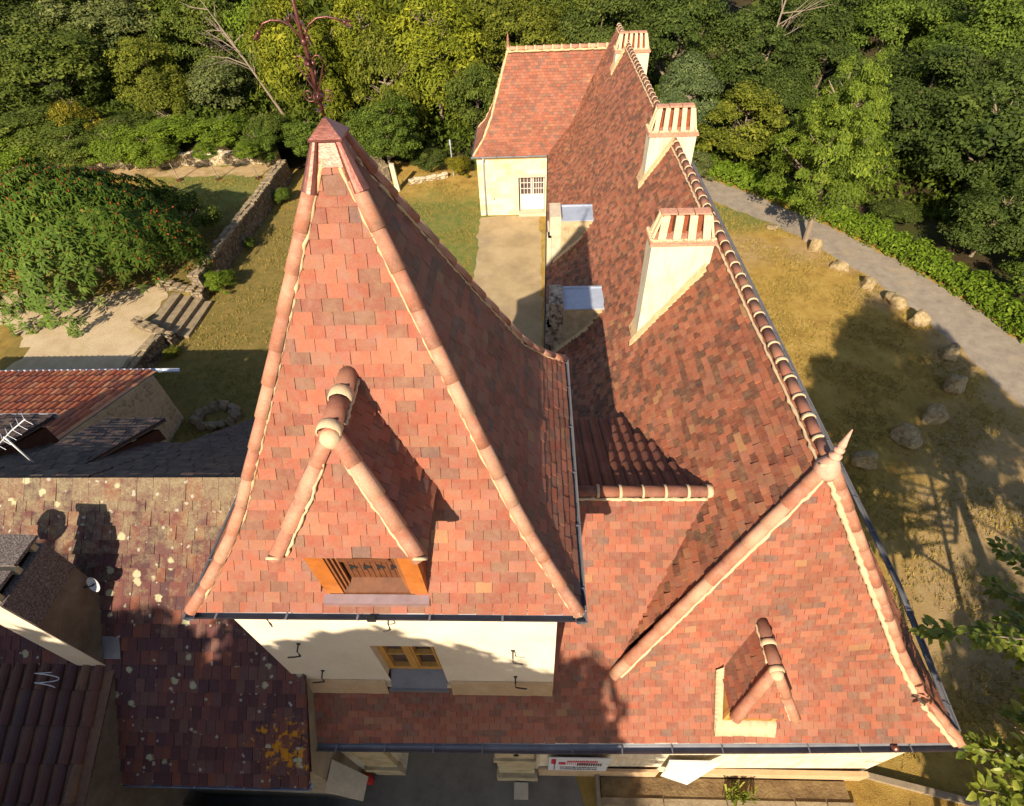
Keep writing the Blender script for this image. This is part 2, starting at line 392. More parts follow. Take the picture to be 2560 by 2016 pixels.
# ------------------------------------------------------------------ mesh helpers
class MB:
    """collects polygons of one part; heights are written relative to the camera and shifted by H when built"""
    def __init__(s):
        s.v, s.f, s.r = [], [], []
    def add(s, verts, faces, rnd=None):
        k = len(s.v)
        s.v.extend([tuple(map(float, p)) for p in verts])
        s.f.extend([tuple(i + k for i in q) for q in faces])
        if rnd is None:
            rnd = random.random()
        s.r.extend([rnd] * len(faces))
        return s
    def box(s, x0, x1, y0, y1, z0, z1, rnd=None):
        return s.add([(x0, y0, z0), (x1, y0, z0), (x1, y1, z0), (x0, y1, z0), (x0, y0, z1), (x1, y0, z1), (x1, y1, z1), (x0, y1, z1)],
                     [(3, 2, 1, 0), (4, 5, 6, 7), (0, 1, 5, 4), (1, 2, 6, 5), (2, 3, 7, 6), (3, 0, 4, 7)], rnd)
    def hexa(s, p, rnd=None):              # 8 points: bottom 4 (ccw from above), top 4
        return s.add(p, [(3, 2, 1, 0), (4, 5, 6, 7), (0, 1, 5, 4), (1, 2, 6, 5), (2, 3, 7, 6), (3, 0, 4, 7)], rnd)
    def prism(s, poly, d, rnd=None):       # polygon extruded by vector d
        n = len(poly)
        q = [tuple(np.array(p, float) + np.array(d, float)) for p in poly]
        return s.add(list(poly) + q, [tuple(range(n))[::-1], tuple(range(n, 2 * n))] + [(i, (i + 1) % n, n + (i + 1) % n, n + i) for i in range(n)], rnd)
    def tube(s, pts, rad, n=8, cap=True, rnd=None):
        pts = [np.array(p, float) for p in pts]
        rads = rad if hasattr(rad, '__len__') else [rad] * len(pts)
        vs_, fs = [], []
        for i, p in enumerate(pts):
            t = pts[min(i + 1, len(pts) - 1)] - pts[max(i - 1, 0)]
            t = t / (np.linalg.norm(t) + 1e-9)
            a = np.cross(t, [0, 0, 1.0])
            if np.linalg.norm(a) < .15:
                a = np.cross(t, [0, 1.0, 0])
            a /= np.linalg.norm(a)
            b = np.cross(a, t)
            for k in range(n):
                an = 2 * math.pi * k / n
                vs_.append(p + rads[i] * (math.cos(an) * a + math.sin(an) * b))
        for i in range(len(pts) - 1):
            for k in range(n):
                fs.append((i * n + k, i * n + (k + 1) % n, (i + 1) * n + (k + 1) % n, (i + 1) * n + k))
        if cap:
            fs += [tuple(range(n))[::-1], tuple(range((len(pts) - 1) * n, len(pts) * n))]
        return s.add(vs_, fs, rnd)
    def lathe(s, c, prof, n=16, rnd=None):
        vs_ = [(c[0] + r * math.cos(2 * math.pi * k / n), c[1] + r * math.sin(2 * math.pi * k / n), c[2] + z) for r, z in prof for k in range(n)]
        fs = [(i * n + k, i * n + (k + 1) % n, (i + 1) * n + (k + 1) % n, (i + 1) * n + k) for i in range(len(prof) - 1) for k in range(n)]
        fs += [tuple(range(n))[::-1], tuple(range((len(prof) - 1) * n, len(prof) * n))]
        return s.add(vs_, fs, rnd)
    def build(s, name, m, parent=None, smooth=False, shift=True):
        me = bpy.data.meshes.new(name)
        v = np.array(s.v, float).reshape(-1, 3)
        if shift:
            v = v + [0, 0, H]
        me.from_pydata(v.tolist(), [], s.f)
        a = me.attributes.new('rnd', 'FLOAT', 'FACE')
        a.data.foreach_set('value', np.array(s.r, np.float32))
        if smooth:
            me.polygons.foreach_set('use_smooth', [True] * len(s.f))
        me.materials.append(M[m] if isinstance(m, str) else m)
        me.update()
        o = bpy.data.objects.new(name, me)
        COL.objects.link(o)
        if parent is not None:
            adopt(o, parent)
        return o

def adopt(o, parent):
    o.parent = parent
    if parent.parent is None and parent.type == 'EMPTY':
        o.matrix_parent_inverse = Matrix.Translation(-parent.location)

def tag(o, label, cat, group=None, kind=None):
    if label: o['label'] = label
    if cat: o['category'] = cat
    if group: o['group'] = group
    if kind: o['kind'] = kind
    return o

def thing(name, label, cat, loc=(0, 0, 0), group=None):
    o = bpy.data.objects.new(name, None)
    o.empty_display_size = .3
    COL.objects.link(o)
    o.location = loc
    return tag(o, label, cat, group)

def structure(name, mb, m, smooth=False):
    o = mb.build(name, m, smooth=smooth)
    o['kind'] = 'structure'
    return o

A_ = lambda *p: np.array(p, float)

def lerp_poly(P, s):
    """P: list of knots, s in knot-parameter units (0..len-1)"""
    i = int(min(max(math.floor(s), 0), len(P) - 2))
    return P[i] + (P[i + 1] - P[i]) * (s - i)

def tile_face(mb, L, Rr, expo=.13, wid=.19, th=.016, jit=1.0, overlap=1.25, hole=None, deck=True):
    """plain tiles laid in courses between the curves L and Rr (knots from eave to top, matching); u runs L -> Rr"""
    L = [np.array(p, float) for p in L]
    Rr = [np.array(p, float) for p in Rr]
    nk = len(L)
    seg = [0.0]
    for i in range(nk - 1):
        mid0, mid1 = (L[i] + Rr[i]) / 2, (L[i + 1] + Rr[i + 1]) / 2
        ax0 = Rr[0] - L[0]; ax0 = ax0 / np.linalg.norm(ax0)
        dd = mid1 - mid0
        dd = dd - ax0 * (dd @ ax0)
        seg.append(seg[-1] + np.linalg.norm(dd))
    tot = seg[-1]
    def kn(d):
        d = min(max(d, 0), tot)
        for i in range(nk - 1):
            if d <= seg[i + 1] or i == nk - 2:
                return i + (d - seg[i]) / max(seg[i + 1] - seg[i], 1e-9)
    ax = Rr[0] - L[0]; ax = ax / np.linalg.norm(ax)
    org = L[0]
    nc = int(tot / expo) + 1
    V, F, Q = [], [], []
    for j in range(nc):
        d0 = j * expo; d1 = min(d0 + expo * overlap, tot)
        if d1 - d0 < .02: continue
        k0, k1 = kn(d0), kn(d1)
        l0, r0, l1, r1 = lerp_poly(L, k0), lerp_poly(Rr, k0), lerp_poly(L, k1), lerp_poly(Rr, k1)
        ul0, ur0 = (l0 - org) @ ax, (r0 - org) @ ax
        ul1, ur1 = (l1 - org) @ ax, (r1 - org) @ ax
        upv = (l1 + r1) / 2 - (l0 + r0) / 2
        upv = upv - ax * (upv @ ax)
        upv /= np.linalg.norm(upv)
        nrm = np.cross(ax, upv)
        off = (j % 2) * wid * .5 + rng.normal(0, .012 * jit)
        umin, umax = min(ul0, ul1), max(ur0, ur1)
        i0 = math.floor((umin - off) / wid); i1 = math.ceil((umax - off) / wid)
        def P0(u): return l0 + (r0 - l0) * ((u - ul0) / (ur0 - ul0) if abs(ur0 - ul0) > 1e-6 else 0)
        def P1(u): return l1 + (r1 - l1) * ((u - ul1) / (ur1 - ul1) if abs(ur1 - ul1) > 1e-6 else 0)
        for i in range(i0, i1):
            ua, ub = off + i * wid + .0025, off + (i + 1) * wid - .0025
            a0, b0 = max(ua, ul0), min(ub, ur0)
            a1, b1 = max(ua, ul1), min(ub, ur1)
            if b0 - a0 < .015: continue
            if b1 - a1 < .002:
                a1 = b1 = min(max((a0 + b0) / 2, ul1), ur1)
            lift = th * (1.55 + jit * rng.uniform(-.25, .45)); tl = th * .25
            dn = -upv * (rng.uniform(0, .008) * jit + (rng.uniform(.01, .04) if rng.random() < .02 else 0))
            ra, rb = (rng.uniform(-.004, .004, 2) * jit)
            p = [P0(a0) + nrm * (lift + ra) + dn, P0(b0) + nrm * (lift + rb) + dn, P1(b1) + nrm * tl, P1(a1) + nrm * tl,
                 P0(a0) - nrm * .004 + dn, P0(b0) - nrm * .004 + dn]
            if hole is not None and hole((p[0] + p[1] + p[2] + p[3]) / 4): continue
            k = len(V)
            V += p
            F += [(k, k + 1, k + 2, k + 3), (k + 4, k + 5, k + 1, k), (k + 5, k + 2, k + 1), (k + 4, k, k + 3)]
            q = rng.random()
            Q += [q] * 4
    b = len(mb.v)
    mb.v.extend(tuple(p) for p in V)
    mb.f.extend(tuple(x + b for x in f) for f in F)
    mb.r.extend(Q)
    # deck under the tiles
    n = np.cross(Rr[0] - L[0], L[-1] - L[0]); n = n / (np.linalg.norm(n) + 1e-9)
    for i in range(nk - 1 if deck else 0):
        q = [L[i], Rr[i], Rr[i + 1], L[i + 1]]
        mb.add([p - n * .012 for p in q], [(0, 1, 2, 3)], .37)
    return mb

def resample(P, step):
    P = [np.array(p, float) for p in P]
    out = [P[0]]
    d = [np.linalg.norm(P[i + 1] - P[i]) for i in range(len(P) - 1)]
    tot = sum(d); n = max(1, round(tot / step))
    for k in range(1, n + 1):
        s = tot * k / n
        for i, x in enumerate(d):
            if s <= x + 1e-9 or i == len(d) - 1:
                out.append(P[i] + (P[i + 1] - P[i]) * min(s / x, 1)); break
            s -= x
    return out

def capping(mb, P, r=.105, seg=.38, upv=(0, 0, 1), n=9, spread=1.15, collar=None, collar_w=.05):
    """half-round tiles lapped along a polyline, low end first; collar = MB that gets a mortar ring at each lap"""
    Q = resample(P, seg)
    for i in range(len(Q) - 1):
        a, b = Q[i], Q[i + 1]
        t = b - a; ln = np.linalg.norm(t); t = t / ln
        s = np.cross(t, upv); s /= np.linalg.norm(s)
        u = np.cross(s, t)
        b2 = b + t * .05
        vs_ = []
        jr = rng.uniform(-.003, .003)
        for (c, rr, lf) in ((a, r + .005 + jr, .007), (b2, r - .003 + jr, 0), (b2, r - .026, 0), (a, r - .012, .004)):
            for k in range(n):
                an = math.pi * (-.08 + 1.16 * k / (n - 1))
                vs_.append(c + s * math.cos(an) * rr * spread + u * (math.sin(an) * rr + lf))
        fs = []
        for q0, q1 in ((0, 1), (1, 2), (2, 3), (3, 0)):
            for k in range(n - 1):
                fs.append((q0 * n + k, q1 * n + k, q1 * n + k + 1, q0 * n + k + 1))
        mb.add(vs_, fs)
        if collar is not None:
            cv = []
            wj = collar_w * rng.uniform(.75, 1.25)
            for (c, rr) in ((a - t * wj * .55, r + .004), (a - t * wj * .5, r + .016), (a + t * wj * .5, r + .018), (a + t * wj * .6, r + .004)):
                for k in range(n):
                    an = math.pi * (-.1 + 1.2 * k / (n - 1))
                    cv.append(c + s * math.cos(an) * rr * spread + u * (math.sin(an) * rr * (1 + rng.normal(0, .02)) + .008))
            cf = [(q * n + k, (q + 1) * n + k, (q + 1) * n + k + 1, q * n + k + 1) for q in range(3) for k in range(n - 1)]
            collar.add(cv, cf)

def bead(mb, P, off, r=.032, step=.07, jit=.35):
    """irregular mortar bead along a polyline"""
    Q = resample(P, step)
    Q = [q + np.array(off) + rng.normal(0, .006, 3) for q in Q]
    mb.tube(Q, [r * (1 + rng.uniform(-jit, jit)) for _ in Q], 6)

def gutter(mb, P, out, r=.06, n=7):
    """half-round channel along P, out = horizontal direction away from the wall"""
    P = [np.array(p, float) for p in P]; out = np.array(out, float)
    prof = []
    for k in range(n):
        an = math.pi * k / (n - 1)
        prof.append((r - r * math.cos(an), -r * math.sin(an)))
    prof2 = [(r + (x - r) * .86, z * .86) for x, z in prof]
    loop = prof + [(2 * r + .012, .012)] + prof2[::-1] + [(-.004, .01)]
    m = len(loop)
    vs_ = [p + out * x + A_(0, 0, z) for p in P for x, z in loop]
    fs = [(i * m + k, (i + 1) * m + k, (i + 1) * m + (k + 1) % m, i * m + (k + 1) % m) for i in range(len(P) - 1) for k in range(m)]
    fs += [tuple(range(m)), tuple(range((len(P) - 1) * m, len(P) * m))[::-1]]
    mb.add(vs_, fs)
    for a, b in zip(P, P[1:]):
        L_ = np.linalg.norm(b - a); d_ = (b - a) / L_
        for k in range(int(L_ / .85)):
            c = a + d_ * (.4 + k * .85)
            mb.add([c + out * x + A_(0, 0, z) + d_ * e for e in (-.012, .012) for x, z in [(r + (x_ - r) * 1.10, z_ * 1.10) for x_, z_ in prof]],
                   [(i, i + 1, n + i + 1, n + i) for i in range(n - 1)])
            mb.add([c + A_(0, 0, .014) - d_ * .012, c + A_(0, 0, .014) + d_ * .012, c + out * (2 * r + .012) + A_(0, 0, .016) + d_ * .012, c + out * (2 * r + .012) + A_(0, 0, .016) - d_ * .012], [(0, 1, 2, 3)])
    return mb

def add_obj(name, mb, m, parent, smooth=False, label=None):
    o = mb.build(name, m, parent, smooth)
    if label: o['label'] = label
    return o

# ================================================================== TOWER
tower = thing('tower', 'square cream tower with a steep red tiled roof and iron finial', 'tower', (-1.9, 4.7, 0))
TC = (-1.80, 4.68)
TP = [(2.30, -6.20), (1.97, -5.80), (1.61, -5.25), (1.03, -3.95), (.385, -2.45), (.09, -1.76)]   # half width, height
def tcx(w_): return TC[0] + .10 * (2.3 - w_) / 2.3
def tcorner(sx, sy): return [A_(tcx(w_) + sx * w_, TC[1] + sy * w_ * .95, z) for w_, z in TP]
SW, SE, NE, NW = tcorner(-1, -1), tcorner(1, -1), tcorner(1, 1), tcorner(-1, 1)

mb = MB()
in_dormer = lambda p: -2.41 < p[0] < -1.32 and -6.03 < p[2] < -4.75
for a, b in ((SW, SE), (SE, NE), (NE, NW), (NW, SW)):
    tile_face(mb, a, b, .132, .20, .016, hole=in_dormer if a is SW else None, deck=a is not SW)
troof = add_obj('roof', mb, 'tile_new', tower)
for c, n in ((SW, (-1, -1, 1.2)), (SE, (1, -1, 1.2)), (NE, (1, 1, 1.2)), (NW, (-1, 1, 1.2))):
    mb = MB()
    capping(mb, [p + A_(0, 0, .006) for p in c[:-1] + [c[-1] + (c[-2] - c[-1]) * .38]], .064, .40, n)
    add_obj('hip_capping', mb, 'clay_capping', troof, True)
mb = MB()
for c, (sx, sy) in ((SW, (-1, -1)), (SE, (1, -1)), (NE, (1, 1)), (NW, (-1, 1))):
    bead(mb, c, (-sx * .074, sy * .004, .026), .021)
    bead(mb, c, (sx * .004, -sy * .074, .026), .021)
    bead(mb, [c[0] + A_(-.05 * sx, 0, .0), c[0] + A_(.03 * sx, 0, .06)], (0, 0, 0), .045)
add_obj('mortar_bead', mb, 'mortar', troof, True)
# copper cap
mb = MB()
CXT = TC[0] + .10
def ring(w_, z): return [(CXT - w_, TC[1] - w_ * .95, z), (CXT + w_, TC[1] - w_ * .95, z), (CXT + w_, TC[1] + w_ * .95, z), (CXT - w_, TC[1] + w_ * .95, z)]
def frustum(mb, r0, r1):
    mb.add(r0 + r1, [(0, 1, 5, 4), (1, 2, 6, 5), (2, 3, 7, 6), (3, 0, 4, 7), (4, 5, 6, 7), (3, 2, 1, 0)])
frustum(mb, ring(.175, -1.87), ring(.10, -1.66))
frustum(mb, ring(.145, -1.675), ring(.145, -1.66))
frustum(mb, ring(.140, -1.659), ring(.016, -1.535))
for c in ((-1, -1), (1, -1), (1, 1), (-1, 1)):
    mb.tube([A_(CXT + c[0] * .225, TC[1] + c[1] * .212, -2.06), A_(CXT + c[0] * .18, TC[1] + c[1] * .17, -1.93), A_(CXT + c[0] * .095, TC[1] + c[1] * .09, -1.665)], [.078, .064, .034], 14)
add_obj('copper_cap', mb, 'copper', troof, False)

# finial of wrought iron
fx, fy = CXT, 4.68
mb = MB()
mb.tube([(fx, fy, -1.52), (fx, fy, -1.35), (fx, fy, -.9), (fx + .005, fy, -.35)], [.014, .016, .015, .008], 8)
fin = add_obj('finial', mb, 'iron', tower, True)
mb = MB()
for s in (-1, 1):
    mb.add([(fx, fy - .03, -1.475), (fx + s * .05, fy - .045, -1.45), (fx + s * .10, fy - .03, -1.455), (fx + s * .05, fy + .02, -1.47), (fx, fy + .03, -1.47)], [(0, 1, 2, 3, 4)])
    mb.add([(fx - .02, fy, -1.475), (fx - .03, fy + s * .05, -1.455), (fx, fy + s * .09, -1.46), (fx + .03, fy + s * .05, -1.455)], [(0, 1, 2, 3)])
add_obj('leaf_collar', mb, 'iron', fin)
def spiral(c, d, r0, turns, n=26, phase=0.0, flip=1):
    d = A_(*d); out = []
    for k in range(n):
        f = k / (n - 1); an = phase + flip * turns * 2 * math.pi * f; r = r0 * (1 - .82 * f)
        out.append(A_(*c) + d * math.cos(an) * r + A_(0, 0, 1) * math.sin(an) * r)
    return out
for q, d in enumerate(((1, 0, 0), (-1, 0, 0), (0, 1, 0), (0, -1, 0))):
    mb = MB()
    mb.tube([A_(fx, fy, -1.40)] + spiral((fx + d[0] * .075, fy + d[1] * .075, -1.365), d, .046, 1.4, phase=-1.6), .0055, 6)
    add_obj('scroll', mb, 'iron', fin, True)
for q, d in enumerate(((1, 0, 0), (-1, 0, 0), (0, 1, 0), (0, -1, 0))):
    mb = MB()
    d_ = A_(*d)
    pts = [A_(fx, fy, -1.36) + d_ * x + A_(0, 0, z) for x, z in ((0, 0), (.03, .06), (.07, .14), (.10, .20), (.105, .235), (.085, .265), (.055, .265), (.03, .245), (.022, .225))]
    mb.tube(pts, .006, 6)
    mb.lathe(A_(fx, fy, -1.145) + d_ * .028, [(.004, -.018), (.018, -.008), (.02, .004), (.012, .016), (.003, .02)], 10)
    add_obj('heart_scroll', mb, 'iron', fin, True)
mb = MB(); mb.lathe((fx, fy, -1.385), [(.015, -.03), (.03, -.012), (.032, .01), (.018, .035)], 10)
add_obj('knot', mb, 'iron', fin, True)
mb = MB(); mb.lathe((fx, fy, -1.01), [(.016, -.02), (.024, 0), (.016, .03)], 10)
add_obj('knot', mb, 'iron', fin, True)
for d, ln, dr in (((-1, -.15, 0), .30, .03), ((-.55, .85, 0), .26, .0), ((.45, -.85, 0), .24, .03), ((1, .1, 0), .32, .0)):
    mb = MB(); d_ = A_(*d) / np.linalg.norm(d)
    base = A_(fx, fy, -1.02)
    pts = [base + d_ * (ln * x) + A_(0, 0, z) for x, z in ((0, 0), (.08, .06), (.22, .12), (.42, .155), (.65, .16), (.85, .145), (1.0, .125 - dr))]
    mb.tube(pts, .008, 6)
    e = pts[-1]; t_ = pts[-1] - pts[-2]; t_ /= np.linalg.norm(t_); sd_ = np.cross(t_, [0, 0, 1]); u_ = np.cross(sd_, t_)
    for k in range(5):
        an = 2 * math.pi * k / 5
        o_ = sd_ * math.cos(an) + u_ * math.sin(an)
        pe = np.cross(t_, o_)
        mb.add([e, e + t_ * .03 + o_ * .022 + pe * .013, e + t_ * .075 + o_ * .03, e + t_ * .03 + o_ * .022 - pe * .013], [(0, 1, 2, 3)])
    mb.lathe(e + t_ * .012, [(.003, -.016), (.016, -.006), (.017, .006), (.004, .016)], 8)
    add_obj('flower_arm', mb, 'iron', fin, True)

# walls with the window opening
X0, X1, Y0, Y1 = -4.02, .27, 2.72, 6.62
wx0, wx1, wz0, wz1 = -2.42, -1.48, -9.34, -7.98
mb = MB()
zt = -6.22
for (a, b, z0, z1) in ((X0, wx0, -14, zt), (wx1, X1, -14, zt), (wx0, wx1, wz1, zt), (wx0, wx1, -14, wz0 - .33)):
    mb.add([(a, Y0, z0), (b, Y0, z0), (b, Y0, z1), (a, Y0, z1)], [(0, 1, 2, 3)])
mb.add([(X1, Y0, -14), (X1, Y1, -14), (X1, Y1, zt), (X1, Y0, zt)], [(0, 1, 2, 3)])
mb.add([(X1, Y1, -14), (X0, Y1, -14), (X0, Y1, zt), (X1, Y1, zt)], [(0, 1, 2, 3)])
mb.add([(X0, Y1, -14), (X0, Y0, -14), (X0, Y0, zt), (X0, Y1, zt)], [(0, 1, 2, 3)])
yr = Y0 + .17
mb.add([(wx0, Y0, wz0), (wx0, yr, wz0), (wx0, yr, wz1), (wx0, Y0, wz1)], [(0, 1, 2, 3)])
mb.add([(wx1, Y0, wz0), (wx1, Y0, wz1), (wx1, yr, wz1), (wx1, yr, wz0)], [(0, 1, 2, 3)])
mb.add([(wx0, Y0, wz1), (wx0, yr, wz1), (wx1, yr, wz1), (wx1, Y0, wz1)], [(0, 1, 2, 3)])
add_obj('wall', mb, 'stucco', tower)
mb = MB()       # moulded eaves course under the gutter
for k, (o_, z0, z1) in enumerate(((.06, -6.42, -6.34), (.12, -6.338, -6.26))):
    mb.box(X0 - o_, X1 + o_, Y0 - o_, Y1 + o_, z0, z1)
add_obj('cornice', mb, 'stucco', tower)
mb = MB()       # mortar fillet where the wall meets the low roof
prev = None
for x in np.linspace(X0 + .02, X1 - .01, 44):
    if wx0 - .03 < x < wx1 + .03:
        prev = None; continue
    j = rng.normal(0, .010)
    ring_ = [(x, Y0 - .004, -9.56 + j * .4), (x, Y0 - .03, -9.60 + j), (x, Y0 - .10, -9.99 + j), (x, Y0 + .02, -10.05)]
    if prev is not None:
        mb.add(prev + ring_, [(0, 1, 5, 4), (1, 2, 6, 5), (2, 3, 7, 6)])
    prev = ring_
add_obj('mortar_fillet', mb, 'stucco_band', tower)
# window
mb = MB()
fy0, fy1 = yr - .06, yr + .02
for a, b, z0, z1 in ((wx0, wx0 + .07, wz0, wz1), (wx1 - .07, wx1, wz0, wz1), (wx0 + .07, wx1 - .07, wz1 - .07, wz1), (wx0 + .07, wx1 - .07, wz0, wz0 + .10)):
    mb.box(a, b, fy0, fy1, z0, z1)
win = add_obj('window', mb, 'wood_ochre', tower)
xm = (wx0 + wx1) / 2
mb = MB()
mb.box(xm - .045, xm + .045, fy0 - .025, fy1, wz0 + .101, wz1 - .071)
for s in (0, 1):
    a, b = (wx0 + .071, xm - .046) if s == 0 else (xm + .046, wx1 - .071)
    mb.box(a, a + .036, fy0 - .01, fy1 - .005, wz0 + .101, wz1 - .071)
    mb.box(b - .036, b, fy0 - .01, fy1 - .005, wz0 + .101, wz1 - .071)
    mb.box(a + .037, b - .037, fy0 - .01, fy1 - .005, wz0 + .101, wz0 + .145)
    mb.box(a + .037, b - .037, fy0 - .01, fy1 - .005, wz1 - .11, wz1 - .071)
    zz = (wz0 + wz1) / 2 + .03
    mb.box(a + .037, b - .037, fy0 - .006, fy1 - .005, zz - .018, zz + .018)
add_obj('casement_frame', mb, 'wood_ochre', win)
mb = MB(); mb.add([(wx0, fy1 - .012, wz0), (wx1, fy1 - .012, wz0), (wx1, fy1 - .012, wz1), (wx0, fy1 - .012, wz1)], [(0, 1, 2, 3)])
add_obj('pane', mb, 'glass', win)
mb = MB()
mb.hexa([(wx0 + .004, Y0 - .10, wz0 - .36), (wx1 - .004, Y0 - .10, wz0 - .36), (wx1 - .004, yr, wz0 - .04), (wx0 + .004, yr, wz0 - .04),
         (wx0 + .004, Y0 - .10, wz0 - .335), (wx1 - .004, Y0 - .10, wz0 - .335), (wx1 - .004, yr, wz0 + .0), (wx0 + .004, yr, wz0 + .0)])
mb.box(wx0 - .03, wx1 + .03, Y0 - .125, Y0 - .098, wz0 - .44, wz0 - .33)
add_obj('sill', mb, 'zinc', win)
for x, z, dx in ((-3.44, -6.74, .0), (-1.90, -6.86, -.05), (-3.44, -7.92, -.10), (-3.44, -9.12, -.10), (-.34, -8.10, .07), (-.34, -9.30, .09)):
    mb = MB()
    mb.tube([(x, Y0 + .02, z), (x, Y0 - .03, z), (x, Y0 - .10, z - .03), (x, Y0 - .11, z - .14), (x, Y0 - .11, z - .19), (x + dx, Y0 - .115, z - .22), (x + dx * 2.0, Y0 - .12, z - .225)], .012, 6)
    mb.tube([(x, Y0 + .01, z), (x, Y0 - .012, z)], .032, 8)
    add_obj('wall_hook', mb, 'hook_iron', tower, True)
mb = MB()
cs = [SW[0], SE[0], NE[0], NW[0]]
off = [A_(-1, -1, 0), A_(1, -1, 0), A_(1, 1, 0), A_(-1, 1, 0)]
for i, o_ in enumerate(((0, -1, 0), (1, 0, 0), (0, 1, 0), (-1, 0, 0))):
    a, b = cs[i] + A_(0, 0, -.0), cs[(i + 1) % 4]
    d_ = (b - a) / np.linalg.norm(b - a)
    o_ = A_(*o_)
    gutter(mb, [a - d_ * .09 - o_ * .045 - A_(0, 0, .03), b + d_ * .09 - o_ * .045 - A_(0, 0, .03)], o_, .062)
tg = add_obj('gutter', mb, 'zinc', tower)
mb = MB(); mb.box(-1.98, -1.88, TC[1] - 2.185 - .085, TC[1] - 2.185 - .035, -6.285, -6.222)
add_obj('joint_collar', mb, 'black', tg)

# dormer of the tower
dx0, dx1, dyf, de = -2.44, -1.25, 2.63, -4.80
def tower_roof_y(z):
    for (w0, z0), (w1, z1) in zip(TP, TP[1:]):
        if z0 <= z <= z1:
            return TC[1] - .95 * (w0 + (w1 - w0) * (z - z0) / (z1 - z0))
    return TC[1]
mb = MB()       # dormer roof: hipped front, two sides
ex0, ex1, ey = -2.53, -1.14, 2.48
ap, rb = A_(-1.845, 3.12, -3.65), A_(-1.845, 3.95, -3.65)
yb = tower_roof_y(de) + .1
tile_face(mb, [(ex0, ey, de), (ex0 + .34, ey + .31, de + .55), ap], [(ex1, ey, de), (ex1 - .35, ey + .31, de + .55), ap], .125, .185, .015)
tile_face(mb, [(ex1 + .05, ey, de - .02), (ex1 - .33, ey + .31, de + .55), ap], [(ex1 + .05, yb, de - .02), (ex1 - .33, yb + .3, de + .55), rb], .125, .185, .017)
tile_face(mb, [(ex0 - .05, yb, de - .02), (ex0 + .33, yb + .3, de + .55), rb], [(ex0 - .05, ey, de - .02), (ex0 + .33, ey + .31, de + .55), ap], .125, .185, .017)
mb.add([(ex0, ey, de - .03), (ex1, ey, de - .03), (ex1, yb, de - .03), (ex0, yb, de - .03)], [(0, 1, 2, 3)], .37)
dorm = add_obj('dormer', mb, 'tile_new', tower)
mb = MB(); co = MB()
capping(mb, [A_(ex0 - .02, ey - .03, de + .01), A_(ex0 + .33, ey + .30, de + .57), ap], .068, .36, (-1, -1, 1.2))
add_obj('hip_capping', mb, 'clay_capping', dorm, True)
mb = MB()
capping(mb, [A_(ex1 + .02, ey - .03, de + .01), A_(ex1 - .33, ey + .30, de + .57), ap], .068, .36, (1, -1, 1.2))
add_obj('hip_capping', mb, 'clay_capping', dorm, True)
mb = MB()
capping(mb, [ap + A_(0, -.02, .03), rb + A_(0, .0, .03)], .085, .34, (0, 0, 1), collar=co, collar_w=.09)
add_obj('ridge_capping', mb, 'clay_capping_dark', dorm, True)
bead(co, [A_(ex0 + .09, ey, de + .03), A_(ex0 + .42, ey + .30, de + .56), ap + A_(0, -.05, -.06)], (0, -.02, .015), .018, .05)
bead(co, [A_(ex1 - .09, ey, de + .03), A_(ex1 - .42, ey + .30, de + .56), ap + A_(0, -.05, -.06)], (0, -.02, .015), .018, .05)
bead(co, [ap + A_(.095, .1, -.03), rb + A_(.095, 0, -.03)], (0, 0, .0), .02, .05)
co.lathe(ap + A_(0, -.05, -.13), [(.02, -.06), (.06, -.01), (.095, .05), (.105, .10), (.085, .15), (.045, .18), (.01, .187)], 14)
for sx in (ex0 - .02, ex1 + .02):
    co.tube([A_(sx, ey - .055, de + .035), A_(sx, ey - .03, de + .05)], .078, 12)
add_obj('mortar', co, 'mortar_pale', dorm, True)
mb = MB()       # front posts, lintel, cheeks
zs = -6.0
for a, b in ((dx0, dx0 + .20), (dx1 - .20, dx1)):
    mb = MB(); mb.box(a, b, dyf, dyf + .10, zs, de - .04)
    add_obj('post', mb, 'wood_orange', dorm)
mb = MB(); mb.box(dx0 + .201, dx1 - .201, dyf + .01, dyf + .12, de - .13, de - .04)
add_obj('lintel', mb, 'wood_orange', dorm)
for x in (dx0 + .004, dx1 - .004):
    mb = MB()
    mb.prism([(x - .003, dyf + .101, zs), (x - .003, dyf + .101, de - .04), (x - .003, 3.35, de - .04), (x - .003, 2.95, -5.6)], (.006, 0, 0))
    add_obj('cheek', mb, 'wood_brown', dorm)
mb = MB()       # carved panel with stepped reveals
for k in range(3):
    i_ = .20 + .028 * k
    y_ = dyf + .02 + .03 * k
    mb.box(dx0 + i_, dx0 + i_ + .027, y_, y_ + .03, zs + .004 * k, de - .14)
    mb.box(dx1 - i_ - .027, dx1 - i_, y_, y_ + .03, zs + .004 * k, de - .14)
add_obj('reveal', mb, 'wood_brown', dorm)
mb = MB()
mb.box(dx0 + .2, dx1 - .2, dyf + .15, dyf + .17, zs, de - .05)
for k in range(10):
    xx = dx0 + .285 + k * (.62 / 10)
    mb.box(xx + .003, xx + .058, dyf + .132, dyf + .149, zs + .14, de - .06)
mb.hexa([(dx0 + .205, dyf + .002, zs - .05), (dx1 - .205, dyf + .002, zs - .05), (dx1 - .205, dyf + .149, zs - .05), (dx0 + .205, dyf + .149, zs - .05),
         (dx0 + .205, dyf + .012, zs + .02), (dx1 - .205, dyf + .012, zs + .02), (dx1 - .215, dyf + .149, zs + .15), (dx0 + .215, dyf + .149, zs + .15)])
mb.box(dx0 + .30, dx1 - .33, dyf + .06, dyf + .125, zs + .66, zs + .74)
add_obj('shutter', mb, 'wood_panel', dorm)
